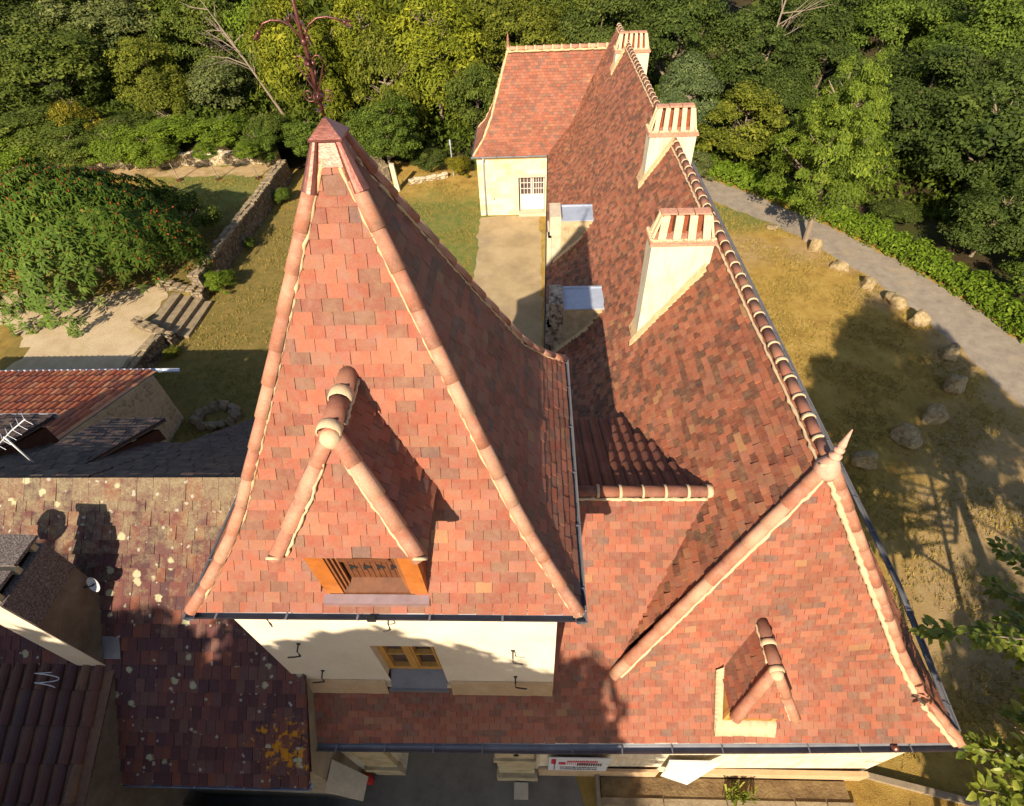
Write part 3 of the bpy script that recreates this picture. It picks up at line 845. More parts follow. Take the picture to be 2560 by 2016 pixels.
for k in range(4):
    xx = dx0 + .335 + k * .155
    mb = MB()
    mb.add([(xx, dyf + .128, zs + .34), (xx + .035, dyf + .128, zs + .34), (xx + .035, dyf + .128, zs + .39), (xx + .10, dyf + .128, zs + .37), (xx + .10, dyf + .128, zs + .42), (xx + .02, dyf + .128, zs + .47)], [(0, 1, 2, 3, 4, 5)])
    add_obj('vent_slot', mb, 'black', dorm)
for xx in (dx0 + .36, dx0 + .66):
    mb = MB(); mb.box(xx, xx + .08, dyf + .126, dyf + .131, zs + .64, zs + .72)
    add_obj('vent_slot', mb, 'black', dorm)
mb = MB()
mb.hexa([(dx0 - .03, 2.53, -6.15), (dx1 + .02, 2.53, -6.15), (dx1 + .02, dyf - .002, -6.06), (dx0 - .03, dyf - .002, -6.06),
         (dx0 - .03, 2.53, -6.045), (dx1 + .02, 2.53, -6.045), (dx1 + .02, dyf - .002, -6.012), (dx0 - .03, dyf - .002, -6.012)])
add_obj('sill', mb, 'zinc_rose', dorm)

# ================================================================== MANOR WING
manor = thing('manor_house', 'long manor wing with a steep red tiled roof and three cream chimneys', 'house', (3.8, 15, 0))
EZ, KZ, RZ = -10.80, -9.68, -5.95
apex = A_(3.95, 4.45, RZ)
Whip = [A_(.10, 2.08, EZ), A_(1.325, 2.92, KZ), apex]
Ehip = [A_(7.12, 2.22, EZ), A_(6.55, 2.78, -10.32), A_(6.10, 3.22, KZ), apex]
Wn = [A_(.84, 28.4, EZ), A_(1.96, 28.4, KZ), A_(3.85, 28.4, RZ)]
En = [A_(7.40, 28.4, EZ), A_(6.62, 28.4, -10.32), A_(6.20, 28.4, KZ), A_(3.85, 28.4, RZ)]
def west_x(z, y=10):
    f = (y - 2) / 26.4
    P = [(Whip[i] * (1 - f) + Wn[i] * f) for i in range(3)]
    for a, b in zip(P, P[1:]):
        if a[2] <= z <= b[2]:
            return a[0] + (b[0] - a[0]) * (z - a[2]) / (b[2] - a[2])
    return P[0][0]
mb = MB()
tile_face(mb, Wn, [A_(.10, 2.75, EZ), A_(1.30, 3.10, KZ), apex], .128, .19, .022, jit=1.8)
mroof = add_obj('roof', mb, 'tile_wing', manor)
mb = MB()
tile_face(mb, Ehip, En, .128, .19, .020, jit=1.3)
add_obj('east_slope', mb, 'tile_wing', mroof)
mb = MB()
lowW = [A_(-3.86, 2.05, EZ), A_(-3.86, 2.92, KZ)]
tile_face(mb, lowW, [A_(7.12, 2.22, EZ), A_(6.10, 3.22, KZ)], .128, .19, .016)
tile_face(mb, [Whip[1], apex], [Ehip[2], apex], .128, .19, .016)
val = [A_(1.325, 2.92, KZ), A_(2.83, 5.03, -7.5)]
tile_face(mb, [A_(-.2, 2.92, KZ), A_(-.2, 5.03, -7.5)], [val[0], val[1] + A_(.05, 0, 0)], .128, .19, .016)
add_obj('hip_slope', mb, 'tile_new', mroof)
mb = MB()
cz_ = lambda y: -7.55 - (y - 5.03) * .45
for k in range(8):      # seven courses of rolled tiles, cut along the valley
    ya = 7.72 - k * .36; yb_ = max(ya - .40, 5.03)
    if yb_ >= ya: continue
    xe = 2.86 - (ya - 5.03) * .37
    for i in range(int((xe - .15) / .21) + 1):
        x = .2 + i * .21 + rng.normal(0, .004)
        vs_ = []
        for y, lf, rr in ((ya, .070, .072), (yb_, .012, .062)):
            vs_.append((x - .105, y, cz_(y) + lf * .5))
            for q in range(6):
                an = math.pi * q / 5
                vs_.append((x - .03 - math.cos(an) * rr, y, cz_(y) + lf * .6 + math.sin(an) * rr))
            vs_.append((x + .105, y, cz_(y) + lf * .5))
        mb.add(vs_, [(q, q + 8, q + 9, q + 1) for q in range(7)] + [tuple(range(8))])
        mb.add([vs_[0], vs_[7], (x + .105, ya, cz_(ya) - .02), (x - .105, ya, cz_(ya) - .02)], [(0, 1, 2, 3)])
add_obj('north_slope', mb, 'tile_roman', mroof)
mb = MB(); co = MB()
capping(mb, [A_(.3, 5.03, -7.47), A_(2.86, 5.03, -7.47)], .085, .36, (0, 0, 1), collar=co, collar_w=.04)
bead(co, [A_(.3, 4.92, -7.53), A_(2.8, 4.92, -7.53)], (0, 0, .0), .03, .06)
co.tube([A_(2.80, 5.03, -7.47), A_(2.88, 5.03, -7.47)], .115, 12)
add_obj('ridge_capping', mb, 'clay_capping_dark', mroof, True)
mb = MB()
capping(mb, [A_(3.86, 28.4, RZ + .03), apex + A_(0, 0, .03)], .066, .40, (0, 0, 1), collar=co, collar_w=.055)
bead(co, [A_(3.755, 28.4, RZ - .05), apex + A_(-.105, 0, -.05)], (0, 0, 0), .026, .08)
bead(co, [A_(3.955, 28.4, RZ - .05), apex + A_(.105, 0, -.05)], (0, 0, 0), .026, .08)
add_obj('ridge_capping', mb, 'clay_capping_dark', mroof, True)
mb = MB()
capping(mb, [Whip[1] + A_(-.05, -.05, .0), apex], .08, .42, (-1.2, -1, 1.4))
add_obj('hip_capping', mb, 'clay_capping', mroof, True)
mb = MB()
capping(mb, [p + A_(.02, -.02, .01) for p in Ehip], .08, .42, (1.2, -1, 1.4))
add_obj('hip_capping', mb, 'clay_capping', mroof, True)
bead(co, [Whip[1], apex], (.065, -.085, .012), .024, .07)
bead(co, Ehip, (-.115, -.045, .055), .05, .07)
bead(co, [A_(6.95, 2.35, EZ + .10), A_(7.12, 2.34, EZ + .06)], (0, 0, 0), .07, .05)
add_obj('mortar_bead', co, 'mortar_pale', mroof, True)
mb = MB()
mb.lathe(apex + A_(-.01, -.03, -.06), [(.15, -.12), (.165, -.02), (.15, .06), (.115, .13), (.085, .18), (.06, .20), (.055, .24), (.082, .26), (.085, .285), (.048, .31), (.044, .36), (.068, .38), (.068, .41), (.036, .44), (.052, .48), (.048, .52), (.036, .58), (.024, .68), (.010, .78), (.004, .80)], 16)
add_obj('hip_finial', mb, 'clay_pale', mroof, True)

# walls
mb = MB()
YS = 2.16
# south wall pierced by the carriage arch (x -2.87 .. -0.76)
ax0, ax1 = -2.87, -.76
arch = [(ax1, -14.0)] + [(ax1 - .0, -12.35)] + [((ax0 + ax1) / 2 + (ax1 - ax0) / 2 * math.cos(a), -12.35 + .85 * math.sin(a)) for a in np.linspace(.12, math.pi - .12, 13)] + [(ax0, -12.35), (ax0, -14.0)]
top = EZ - .05
pts = [(x, YS, z) for x, z in arch]
tp = [(x, YS, top) for x, _ in arch]
mb.add(pts + tp, [(i, i + 1, len(arch) + i + 1, len(arch) + i) for i in range(len(arch) - 1)])
bk_ = [(x, YS + .6, z) for x, z in arch]
mb.add(pts + bk_, [(i + 1, i, len(arch) + i, len(arch) + i + 1) for i in range(len(arch) - 1)])
mb.add([(-3.86, YS, -14), (ax0, YS, -14), (ax0, YS, top), (-3.86, YS, top)], [(0, 1, 2, 3)])
mb.add([(ax1, YS, -14), (6.85, YS + .12, -14), (6.85, YS + .12, top), (ax1, YS, top)], [(0, 1, 2, 3)])
mb.add([(6.85, YS + .12, -14), (7.1, 28.2, -14), (7.1, 28.2, top), (6.85, YS + .12, top)], [(0, 1, 2, 3)])
mb.add([(1.12, 27.0, -14), (.52, 5, -14), (.52, 5, top), (1.12, 27.0, top)], [(0, 1, 2, 3)])
add_obj('wall', mb, 'limewash', manor)
mb = MB()
mb.box(-.80, -.06, YS - .075, YS - .003, -13.62, -11.0)
mb.box(-.86, .0, YS - .16, YS - .0035, -14, -13.62)
mb.box(-.84, -.02, YS - .12, YS - .0037, -12.28, -12.1)
add_obj('pilaster', mb, 'stone', manor)
mb = MB()
bx = [ -3.86, -2.87]
mb.box(-3.5, -2.87, YS - .10, YS - .003, -14, -11.2)
mb.box(-3.55, -2.82, YS - .16, YS - .0035, -13.3, -13.05)
add_obj('pilaster', mb, 'stone', manor)
mb = MB(); mb.box(0.02, 2.5, YS - .05, YS - .003, -14, -13.35); mb.box(2.9, 6.8, YS - .03, YS + .06, -14, -13.5)
add_obj('plinth', mb, 'stucco_band', manor)
# gutters
mb = MB()
gp = [A_(-3.9, 2.06, EZ - .02), A_(.2, 2.085, EZ - .02), A_(4.2, 2.155, EZ - .02), A_(7.20, 2.235, EZ - .02)]
gutter(mb, gp, (0, -1, 0), .07)
sg = add_obj('gutter', mb, 'zinc', manor)
mb = MB(); mb.lathe((6.05, 2.12, EZ - .03), [(.0, -.06), (.06, -.05), (.065, 0), (.03, .05), (.0, .06)], 12)
add_obj('outlet_ball', mb, 'copper', sg, True)
mb = MB(); gutter(mb, [A_(.22, 5.0, EZ - .02), A_(.84, 26.95, EZ - .02)], (-1, 0, 0), .06)
add_obj('gutter', mb, 'zinc', manor)
mb = MB(); gutter(mb, [A_(7.14, 2.38, EZ - .02), A_(7.36, 5, EZ - .02), A_(7.42, 28, EZ - .02)], (1, 0, 0), .055)
add_obj('gutter', mb, 'zinc', manor)

# chimneys
def chimney(x0, x1, y0, y1, ztop, capz, nslab, base_z):
    mb = MB()
    mb.box(x0, x1, y0, y1, base_z, ztop)
    st = add_obj('chimney', mb, 'limewash', manor)
    mb = MB()
    mb.box(x0 - .045, x1 + .045, y0 - .045, y1 + .045, ztop - .06, ztop + .005)
    mb.box(x0 - .02, x1 + .02, y0 - .02, y1 + .02, ztop + .006, ztop + .05)
    add_obj('brick_band', mb, 'brick_red', st)
    mb = MB()
    for k in range(40):
        xx = rng.uniform(x0, x1); mb.lathe((xx, y0 - .02 + rng.uniform(0, .05), ztop + .05), [(.03, -.02), (.04, .01), (.015, .035)], 6)
    for k in range(16):
        mb.lathe((x0 - .01, rng.uniform(y0, y1), ztop + .05), [(.03, -.02), (.045, .02), (.015, .045)], 6)
    add_obj('mortar_crust', mb, 'mortar_pale', st)
    wdt = (x1 - x0 - .06) / nslab
    ym = (y0 + y1) / 2
    cr, orr = MB(), MB()
    for k in range(nslab):
        xc = x0 + .03 + wdt * (k + .5)
        hw = wdt * .25
        for s, yy in ((-1, y0 + .03), (1, y1 - .03)):
            yt = ym + s * .13
            lean = (xc - (x0 + x1) / 2) * -.10
            cr.hexa([(xc - hw, yy - .03, ztop + .05), (xc + hw, yy - .03, ztop + .05), (xc + hw, yy + .03, ztop + .05), (xc - hw, yy + .03, ztop + .05),
                     (xc - hw + lean, yt - .025, capz), (xc + hw + lean, yt - .025, capz), (xc + hw + lean, yt + .025, capz), (xc - hw + lean, yt + .025, capz)])
    for s, xx in ((-1, x0 + .02), (1, x1 - .02)):      # end slabs
        for yy in (ym - .1, ym + .1):
            cr.hexa([(xx - .025, yy - .06, ztop + .05), (xx + .025, yy - .06, ztop + .05), (xx + .025, yy + .06, ztop + .05), (xx - .025, yy + .06, ztop + .05),
                     (xx - s * .13 - .02, yy - .05, capz), (xx - s * .13 + .02, yy - .05, capz), (xx - s * .13 + .02, yy + .05, capz), (xx - s * .13 - .02, yy + .05, capz)])
    for k in range(nslab - 1):
        xc = x0 + .03 + wdt * (k + 1)
        orr.hexa([(xc - .02, ym + .04, ztop + .02), (xc + .09, ym + .04, ztop + .02), (xc + .09, ym + .07, ztop + .02), (xc - .02, ym + .07, ztop + .02),
                  (xc - .02, ym + .07, capz - .02), (xc + .09, ym + .07, capz - .02), (xc + .09, ym + .1, capz - .02), (xc - .02, ym + .1, capz - .02)])
    nt_ = 3
    tt_ = MB()
    for k in range(nt_):
        a = x0 + .13 + (x1 - x0 - .26) * k / nt_; b = x0 + .13 + (x1 - x0 - .26) * (k + 1) / nt_
        tt_.box(a + .004, b - .02, ym - .10, ym + .12, capz + .002, capz + .04 + rng.uniform(-.005, .008))
    add_obj('top_tile', tt_, 'brick_red', st)
    hb = MB(); hb.box(x0 + .06, x1 - .06, ym + .11, ym + .13, ztop + .05, capz - .03)
    add_obj('flue_back', hb, 'wood_dark', st)
    add_obj('cap_slab', cr, 'cap_cream', st)
    add_obj('cap_tile', orr, 'terracotta', st)
    # sloping mortar skirt along the roof
    sk = MB()
    z0_ = None
    prev = None
    for z in np.linspace(base_z + .02, min(RZ, ztop), 26):
        xx = west_x(z, y0)
        if xx < x0 - .15: continue
        if xx > min(x1, 3.9): break
        j = rng.normal(0, .012)
        r_ = [(xx, y0 - .003, z + .17 + j), (xx - .01, y0 - .035, z + .20 + j), (xx - .03, y0 - .15, z + .115 + j * .4), (xx + .05, y0 - .16, z - .05)]
        if prev: sk.add(prev + r_, [(0, 1, 5, 4), (1, 2, 6, 5), (2, 3, 7, 6)])
        prev = r_
    if x1 > 4.0:
        prev = None
        for x in np.linspace(3.9, x1, 14):
            z = RZ - (x - 3.9) * 1.6; j = rng.normal(0, .012)
            r_ = [(x, y0 - .003, z + .17 + j), (x, y0 - .035, z + .14 + j), (x, y0 - .13, z + .03), (x, y0 - .13, z - .05)]
            if prev: sk.add(prev + r_, [(0, 1, 5, 4), (1, 2, 6, 5), (2, 3, 7, 6)])
            prev = r_
    zz = None
    for z in np.linspace(base_z, ztop, 300):
        if west_x(z, y0) >= x0: zz = z; break
    sk.hexa([(x0 - .12, y0 - .12, zz - .14), (x0 + .02, y0 - .12, zz + .0), (x0 + .02, y1 + .05, zz + .0), (x0 - .12, y1 + .05, zz - .14),
             (x0 - .10, y0 - .10, zz - .08), (x0 + .004, y0 - .02, zz + .18), (x0 + .004, y1 + .03, zz + .18), (x0 - .10, y1 + .03, zz - .08)])
    add_obj('mortar_skirt', sk, 'mortar', st)
chimney(2.42, 3.68, 9.9, 10.42, -5.80, -5.28, 4, -9.0)
chimney(3.23, 4.50, 15.5, 16.05, -5.76, -5.16, 5, -8.2)
chimney(3.42, 4.76, 25.3, 25.9, -6.16, -5.60, 6, -8.6)

# stone dormers of the west slope
def stone_dormer(x0, y0, y1, zt, mossy):
    mb = MB()
    mb.box(x0, x0 + .38, y0, y1, -11.0, zt + .14)
    mb.box(x0 - .06, x0 + .30, y0 - .03, y1 + .03, zt - .62, zt - .55)
    mb.box(x0 - .10, x0 + .06, y0 - .03, y0 + .26, -11.2, zt - .55)
    st = add_obj('stone_dormer', mb, 'mossy_stone' if mossy else 'stone_pale', manor)
    mb = MB()
    mb.prism([(x0 + .381, y0 + .004, -10.9), (x0 + .381, y0 + .004, zt - .02), (x0 + 1.6, y0 + .004, zt - .02), (x0 + 1.6, y0 + .004, -9.6)], (0, y1 - y0 - .008, 0))
    add_obj('cheek', mb, 'stone', st)
    mb = MB()
    mb.box(x0 + .385, x0 + 1.75, y0 - .04, y1 + .04, zt - .015, zt + .015)
    mb.box(x0 + .385, x0 + 1.75, y1 - .02, y1 + .06, zt + .016, zt + .04)
    add_obj('zinc_roof', mb, 'zinc_light', st)
    sk = MB(); prev = None
    for z in np.linspace(-10.62, zt - .12, 16):
        xx = west_x(z, y0)
        if xx > x0 + 1.5: break
        j = rng.normal(0, .01)
        r_ = [(xx, y0 - .002, z + .13 + j), (xx - .01, y0 - .11, z + .06), (xx + .04, y0 - .115, z - .05)]
        if prev: sk.add(prev + r_, [(0, 1, 4, 3), (1, 2, 5, 4)])
        prev = r_
    add_obj('mortar_skirt', sk, 'mortar', st)
stone_dormer(.44, 12.05, 13.0, -9.0, True)
stone_dormer(.58, 16.95, 17.95, -9.0, False)

# small dormer on the hip
mb = MB()
hx0, hx1, hy, hz = 3.14, 4.08, 2.30, -9.76
hap, hrb = A_(3.58, 2.70, -8.72), A_(3.58, 3.40, -8.72)
tile_face(mb, [(hx0, hy, hz), hap], [(hx1, hy, hz), hap], .125, .185, .014)
tile_face(mb, [(hx1 + .03, hy, hz), hap], [(hx1 + .03, 3.15, hz), hrb], .125, .185, .018)
tile_face(mb, [(hx0 - .03, 3.15, hz), hrb], [(hx0 - .03, hy, hz), hap], .125, .185, .018)
mb.add([(hx0, hy, hz - .02), (hx1, hy, hz - .02), (hx1, 3.1, hz - .02), (hx0, 3.1, hz - .02)], [(0, 1, 2, 3)], .37)
hd = add_obj('dormer', mb, 'tile_new', manor)
mb = MB(); co = MB()
capping(mb, [A_(hx0, hy - .02, hz), hap], .075, .5, (-1, -1, 1.2))
add_obj('hip_capping', mb, 'clay_capping', hd, True)
mb = MB()
capping(mb, [A_(hx1, hy - .02, hz), hap], .075, .5, (1, -1, 1.2))
add_obj('hip_capping', mb, 'clay_capping', hd, True)
mb = MB()
capping(mb, [hap + A_(0, -.02, .02), hrb + A_(0, .06, .02)], .08, .34, (0, 0, 1), collar=co, collar_w=.07)
add_obj('ridge_capping', mb, 'clay_capping_dark', hd, True)
bead(co, [A_(hx0 + .09, hy, hz + .03), hap + A_(0, -.05, -.1)], (0, -.02, .0), .016, .05)
bead(co, [A_(hx1 - .09, hy, hz + .03), hap + A_(0, -.05, -.1)], (0, -.02, .0), .022, .05)
bead(co, [hap + A_(-.09, .1, -.03), hrb + A_(-.09, 0, -.03)], (0, 0, 0), .018, .05)
co.lathe(hap + A_(0, -.06, -.09), [(.045, -.02), (.09, .03), (.10, .08), (.08, .14), (.04, .165), (.01, .17)], 14)
for sx in (hx0, hx1): co.tube([A_(sx, hy - .045, hz + .02), A_(sx, hy - .02, hz + .03)], .07, 10)
add_obj('mortar', co, 'mortar_pale', hd, True)
mb = MB()
for a, b in ((3.11, 3.18), (3.90, 3.97)):
    mb.box(a, b, 2.38, 2.45, -10.42, hz - .02)
mb.box(3.181, 3.899, 2.385, 2.45, -10.42, -10.33)
mb.prism([(3.115, 2.451, -10.40), (3.115, 2.451, hz - .02), (3.115, 3.05, hz - .02)], (.02, 0, 0))
mb.prism([(3.945, 2.451, -10.40), (3.945, 2.451, hz - .02), (3.945, 3.05, hz - .02)], (.02, 0, 0))
add_obj('frame', mb, 'wood_ochre', hd)
mb = MB(); mb.box(3.19, 3.89, 2.50, 2.52, -10.40, hz - .03)
add_obj('opening', mb, 'wood_dark', hd)
mb = MB()
prev = None
for k in range(16):
    x = 3.0 + 1.0 * k / 15; j = rng.normal(0, .008, 3)
    r_ = [(x, 2.385 + j[0] * .5, -10.34 + j[1] * .3), (x, 2.33 + j[0], -10.35 + j[1]), (x, 2.20 + j[2], -10.58 + j[1]), (x, 2.24, -10.62)]
    if prev: mb.add(prev + r_, [(0, 1, 5, 4), (1, 2, 6, 5), (2, 3, 7, 6)])
    prev = r_
prev = None
for k in range(16):
    f = k / 15; j = rng.normal(0, .008, 3); yy_ = 2.26 + .72 * f; zz_ = -10.50 + .86 * f
    r_ = [(3.10, yy_, zz_ + .08), (3.085 + j[0] * .4, yy_, zz_ + .05), (3.0 + j[1], yy_ - .01, zz_ - .03), (3.0, yy_, zz_ - .08)]
    if prev: mb.add(prev + r_, [(0, 1, 5, 4), (1, 2, 6, 5), (2, 3, 7, 6)])
    prev = r_
add_obj('mortar_sill', mb, 'mortar_pale', hd, True)

# ================================================================== PAVILION at the far end
pav = thing('pavilion', 'end pavilion of sunlit yellow stone with a white glazed door under red tiles', 'building', (2, 29, 0))
PY0, PY1, PYR, PZR, PE = 27.0, 30.8, 28.95, -6.82, -10.86
px0, px1 = -2.93, 4.7
mb = MB()
pk = lambda x, y, z: A_(x, y, z)
SWp = [pk(px0, PY0, PE), pk(px0 + .52, PY0 + .42, -10.25), pk(px0 + .95, PY0 + .85, -9.4), pk(-1.08, PYR, PZR)]
NWp = [pk(px0, PY1, PE), pk(px0 + .52, PY1 - .42, -10.25), pk(px0 + .95, PY1 - .85, -9.4), pk(-1.08, PYR, PZR)]
SEp = [pk(px1, PY0, PE), pk(px1, PY0 + .42, -10.25), pk(px1, PY0 + .85, -9.4), pk(px1, PYR, PZR)]
NEp = [pk(px1, PY1, PE), pk(px1, PY1 - .42, -10.25), pk(px1, PY1 - .85, -9.4), pk(px1, PYR, PZR)]
tile_face(mb, SWp, SEp, .128, .19, .02)
tile_face(mb, NWp, SWp, .128, .19, .02)
tile_face(mb, NEp, NWp, .128, .19, .02)
pr = add_obj('roof', mb, 'tile_new', pav)
mb = MB(); co = MB()
capping(mb, [A_(-1.08, PYR, PZR + .03), A_(px1, PYR, PZR + .03)], .10, .42, (0, 0, 1), collar=co, collar_w=.07)
add_obj('ridge_capping', mb, 'clay_capping', pr, True)
bead(co, [A_(-1.1, PYR - .12, PZR - .05), A_(4, PYR - .12, PZR - .05)], (0, 0, 0), .05, .1)
bead(co, SWp, (0, 0, .03), .06, .12)
bead(co, NWp, (0, 0, .03), .06, .12)
add_obj('mortar_bead', co, 'mortar', pr, True)
mb = MB(); mb.lathe((-1.08, PYR, PZR), [(.12, 0), (.10, .14), (.05, .2), (.07, .28), (.04, .36), (.055, .42), (.02, .6), (.004, .72)], 12)
add_obj('roof_finial', mb, 'clay_capping', pr, True)
mb = MB()
pdx0, pdx1, pdz = -.72, .64, -12.0
WX0, WX1 = -2.78, 4.5
pt = PE - .06
for a, b, z0, z1 in ((WX0, pdx0, -14, pt), (pdx1, 1.3, -14, pt), (pdx0, pdx1, pdz, pt)):
    mb.add([(a, PY0 + .12, z0), (b, PY0 + .12, z0), (b, PY0 + .12, z1), (a, PY0 + .12, z1)], [(0, 1, 2, 3)])
mb.add([(WX0, PY1 - .12, -14), (WX0, PY0 + .12, -14), (WX0, PY0 + .12, pt), (WX0, PY1 - .12, pt)], [(0, 1, 2, 3)])
mb.add([(WX1, PY1 - .12, -14), (WX0, PY1 - .12, -14), (WX0, PY1 - .12, pt), (WX1, PY1 - .12, pt)], [(0, 1, 2, 3)])
mb.add([(WX1, PY0 + .12, -14), (WX1, PY1 - .12, -14), (WX1, PY1 - .12, pt), (WX1, PY0 + .12, pt)], [(0, 1, 2, 3)])
dy_ = PY0 + .12
mb.add([(pdx0, dy_, -14), (pdx0, dy_ + .3, -14), (pdx0, dy_ + .3, pdz), (pdx0, dy_, pdz)], [(3, 2, 1, 0)])
mb.add([(pdx0, dy_, pdz), (pdx1, dy_, pdz), (pdx1, dy_ + .3, pdz), (pdx0, dy_ + .3, pdz)], [(0, 1, 2, 3)])
add_obj('wall', mb, 'ashlar', pav)
mb = MB()
for k in range(30):
    mb.box(WX0 + .02 + k * .13, WX0 + .11 + k * .13, PY0 - .0, PY0 + .119, pt - .07, pt)
add_obj('eaves_course', mb, 'wood_ochre', pav)
mb = MB()
mb.box(pdx0 - .16, pdx0 - .003, dy_ - .02, dy_ - .002, -14, pdz + .18); mb.box(pdx0 - .0025, pdx1 - .0, dy_ - .02, dy_ - .002, pdz + .003, pdz + .18)
add_obj('door_surround', mb, 'stone_pale', pav)
mb = MB(); yy = dy_ + .22
mb.box(pdx0 + .05, pdx1 - .02, yy, yy + .05, -13.82, -12.98)
for a in (pdx0 + .05, -.10, .0, pdx1 - .08):
    mb.box(a, a + .055, yy, yy + .05, -12.979, pdz - .02)
mb.box(pdx0 + .05, pdx1 - .02, yy + .002, yy + .048, pdz - .09, pdz - .021)
for s in ((pdx0 + .105, -.10), (.055, pdx1 - .08)):
    nb = 3 if s[0] > 0 else 2
    for k in range(1, nb + 1):
        x = s[0] + (s[1] - s[0]) * k / (nb + 1)
        mb.box(x - .012, x + .012, yy + .01, yy + .04, -12.979, pdz - .03)
    for k in range(1, 3):
        z = -12.98 + (pdz + .12 - .1 + 12.98 - .1) * k / 3
        mb.box(s[0], s[1], yy + .012, yy + .038, z - .012, z + .012)
door = add_obj('door', mb, 'white_paint', pav)
mb = MB(); mb.box(pdx0 + .05, pdx1, yy + .042, yy + .046, -13.0, pdz - .03)
add_obj('pane', mb, 'glass', door)
mb = MB(); mb.box(pdx0 - .02, pdx1 + .1, PY0 - .12, dy_ + .3, -14.0, -13.84)
add_obj('door_step', mb, 'stone_pale', pav)
mb = MB(); mb.lathe((-2.02, dy_, -13.1), [(.02, -.02), (.06, 0), (.02, .03)], 8)
add_obj('wall_vent', mb, 'black', pav)
mb = MB(); gutter(mb, [A_(px0 - .1, PY0 + .01, PE - .02), A_(.86, PY0 + .01, PE - .02)], (0, -1, 0), .055)
gutter(mb, [A_(px0 + .01, PY0 - .1, PE - .02), A_(px0 + .01, PY1, PE - .02)], (-1, 0, 0), .055)
add_obj('gutter', mb, 'zinc', pav)
mb = MB(); mb.tube([(-2.44, PY0 - .04, PE - .05), (-2.44, PY0 - .02, PE - .18), (-2.46, PY0 + .05, PE - .34), (-2.48, PY0 + .06, -14)], .045, 8)
add_obj('downpipe', mb, 'zinc_light', pav, True)

# ================================================================== OLD HOUSE with the mossy roof
old = thing('old_house', 'old low house beside the tower, mossy lichen-spotted brown tile roof', 'house', (-7.5, 5.0, 0))
OYR, OZR, OS = 4.93, -6.94, 1.1
oz = lambda y: OZR - OS * (OYR - y)
OX0, OX1 = -14.5, -3.80
mb = MB()
tile_face(mb, [A_(OX0, 1.42, oz(1.42)), A_(OX0, OYR - .12, oz(OYR - .12))], [A_(OX1, 1.42, oz(1.42)), A_(OX1, OYR - .12, oz(OYR - .12))], .235, .155, .036, jit=1.0, overlap=1.2)
# big flat ridge row
tile_face(mb, [A_(OX0, OYR - .24, oz(OYR - .24) + .03), A_(OX0, OYR, OZR + .035)], [A_(OX1, OYR - .24, oz(OYR - .24) + .03), A_(OX1, OYR, OZR + .035)], .40, .27, .04, jit=.8, overlap=1.0)
ors = add_obj('roof', mb, 'tile_old', old)
mb = MB()
ns = .77
tile_face(mb, [A_(-7.3, 6.9, OZR - ns * 1.97), A_(-7.3, OYR + .02, OZR)], [A_(OX0, 6.9, OZR - ns * 1.97), A_(OX0, OYR + .02, OZR)], .16, .22, .02, jit=1.6)
tile_face(mb, [A_(OX1, 9.6, OZR - ns * 4.67), A_(OX1, OYR + .02, OZR)], [A_(-7.25, 9.6, OZR - ns * 4.67), A_(-7.25, OYR + .02, OZR)], .16, .22, .02, jit=1.6)
add_obj('north_slope', mb, 'slate', ors)
mb = MB()
zg = oz(1.45) - .08
mb.add([(OX0, 1.62, -14), (OX1 - .05, 1.62, -14), (OX1 - .05, 1.62, zg), (OX0, 1.62, zg)], [(0, 1, 2, 3)])
mb.add([(OX1 - .05, 1.62, -14), (OX1 - .05, 9.2, -14), (OX1 - .05, 9.2, -10.3), (OX1 - .05, OYR, OZR - .08), (OX1 - .05, 1.62, zg)], [(0, 1, 2, 3, 4)])
mb.add([(OX1 - .05, 9.3, -14), (-7.2, 9.3, -14), (-7.2, 9.3, -10.5), (OX1 - .05, 9.3, -10.5)], [(0, 1, 2, 3)])
mb.add([(-7.2, 9.3, -14), (-7.2, 6.7, -14), (-7.2, 6.7, -8.4), (-7.2, 9.3, -10.5)], [(0, 1, 2, 3)])
mb.add([(-7.2, 6.7, -14), (OX0, 6.7, -14), (OX0, 6.7, -8.4), (-7.2, 6.7, -8.4)], [(0, 1, 2, 3)])
add_obj('wall', mb, 'render_grey', old)
mb = MB(); gutter(mb, [A_(-7.03, 1.46, oz(1.42) - .03), A_(OX1 + .02, 1.46, oz(1.42) - .03)], (0, -1, 0), .05)
add_obj('gutter', mb, 'zinc_light', old)
mb = MB(); mb.hexa([(-7.17, 2.86, oz(2.86) + .085), (-6.88, 2.86, oz(2.86) + .085), (-6.88, 3.12, oz(3.12) + .085), (-7.17, 3.12, oz(3.12) + .085),
                    (-7.17, 2.86, oz(2.86) + .095), (-6.88, 2.86, oz(2.86) + .095), (-6.88, 3.12, oz(3.12) + .095), (-7.17, 3.12, oz(3.12) + .095)])
add_obj('lead_flashing', mb, 'zinc', old)
# chimney
CX0, CX1, CY0, CY1, CZ = -7.66, -7.18, 2.80, 3.72, -6.86
mb = MB(); mb.box(CX0, CX1, CY0, CY1, -9.6, CZ - .72)
och = add_obj('chimney', mb, 'cement', old)
mb = MB(); mb.box(CX0 + .002, CX1 + .012, CY0 + .002, CY1 + .01, CZ - .719, CZ)
add_obj('rough_render', mb, 'pebbledash', och)
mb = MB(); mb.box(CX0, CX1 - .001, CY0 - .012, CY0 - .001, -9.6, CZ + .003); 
add_obj('south_lit_face', mb, 'stucco', och)  # cream skin paints the sunlight into the grey chimney's south side
mb = MB()
for y in (CY0 + .05, CY0 + .44, CY1 - .13):
    mb.box(CX0 + .03, CX1 - .03, y, y + .08, CZ + .004, CZ + .12)
for y in (CY0 + .18, CY0 + .62):
    mb.box(CX0 + .05, CX0 + .11, y, y + .2, CZ + .004, CZ + .12)
add_obj('flue_brick', mb, 'stone', och)
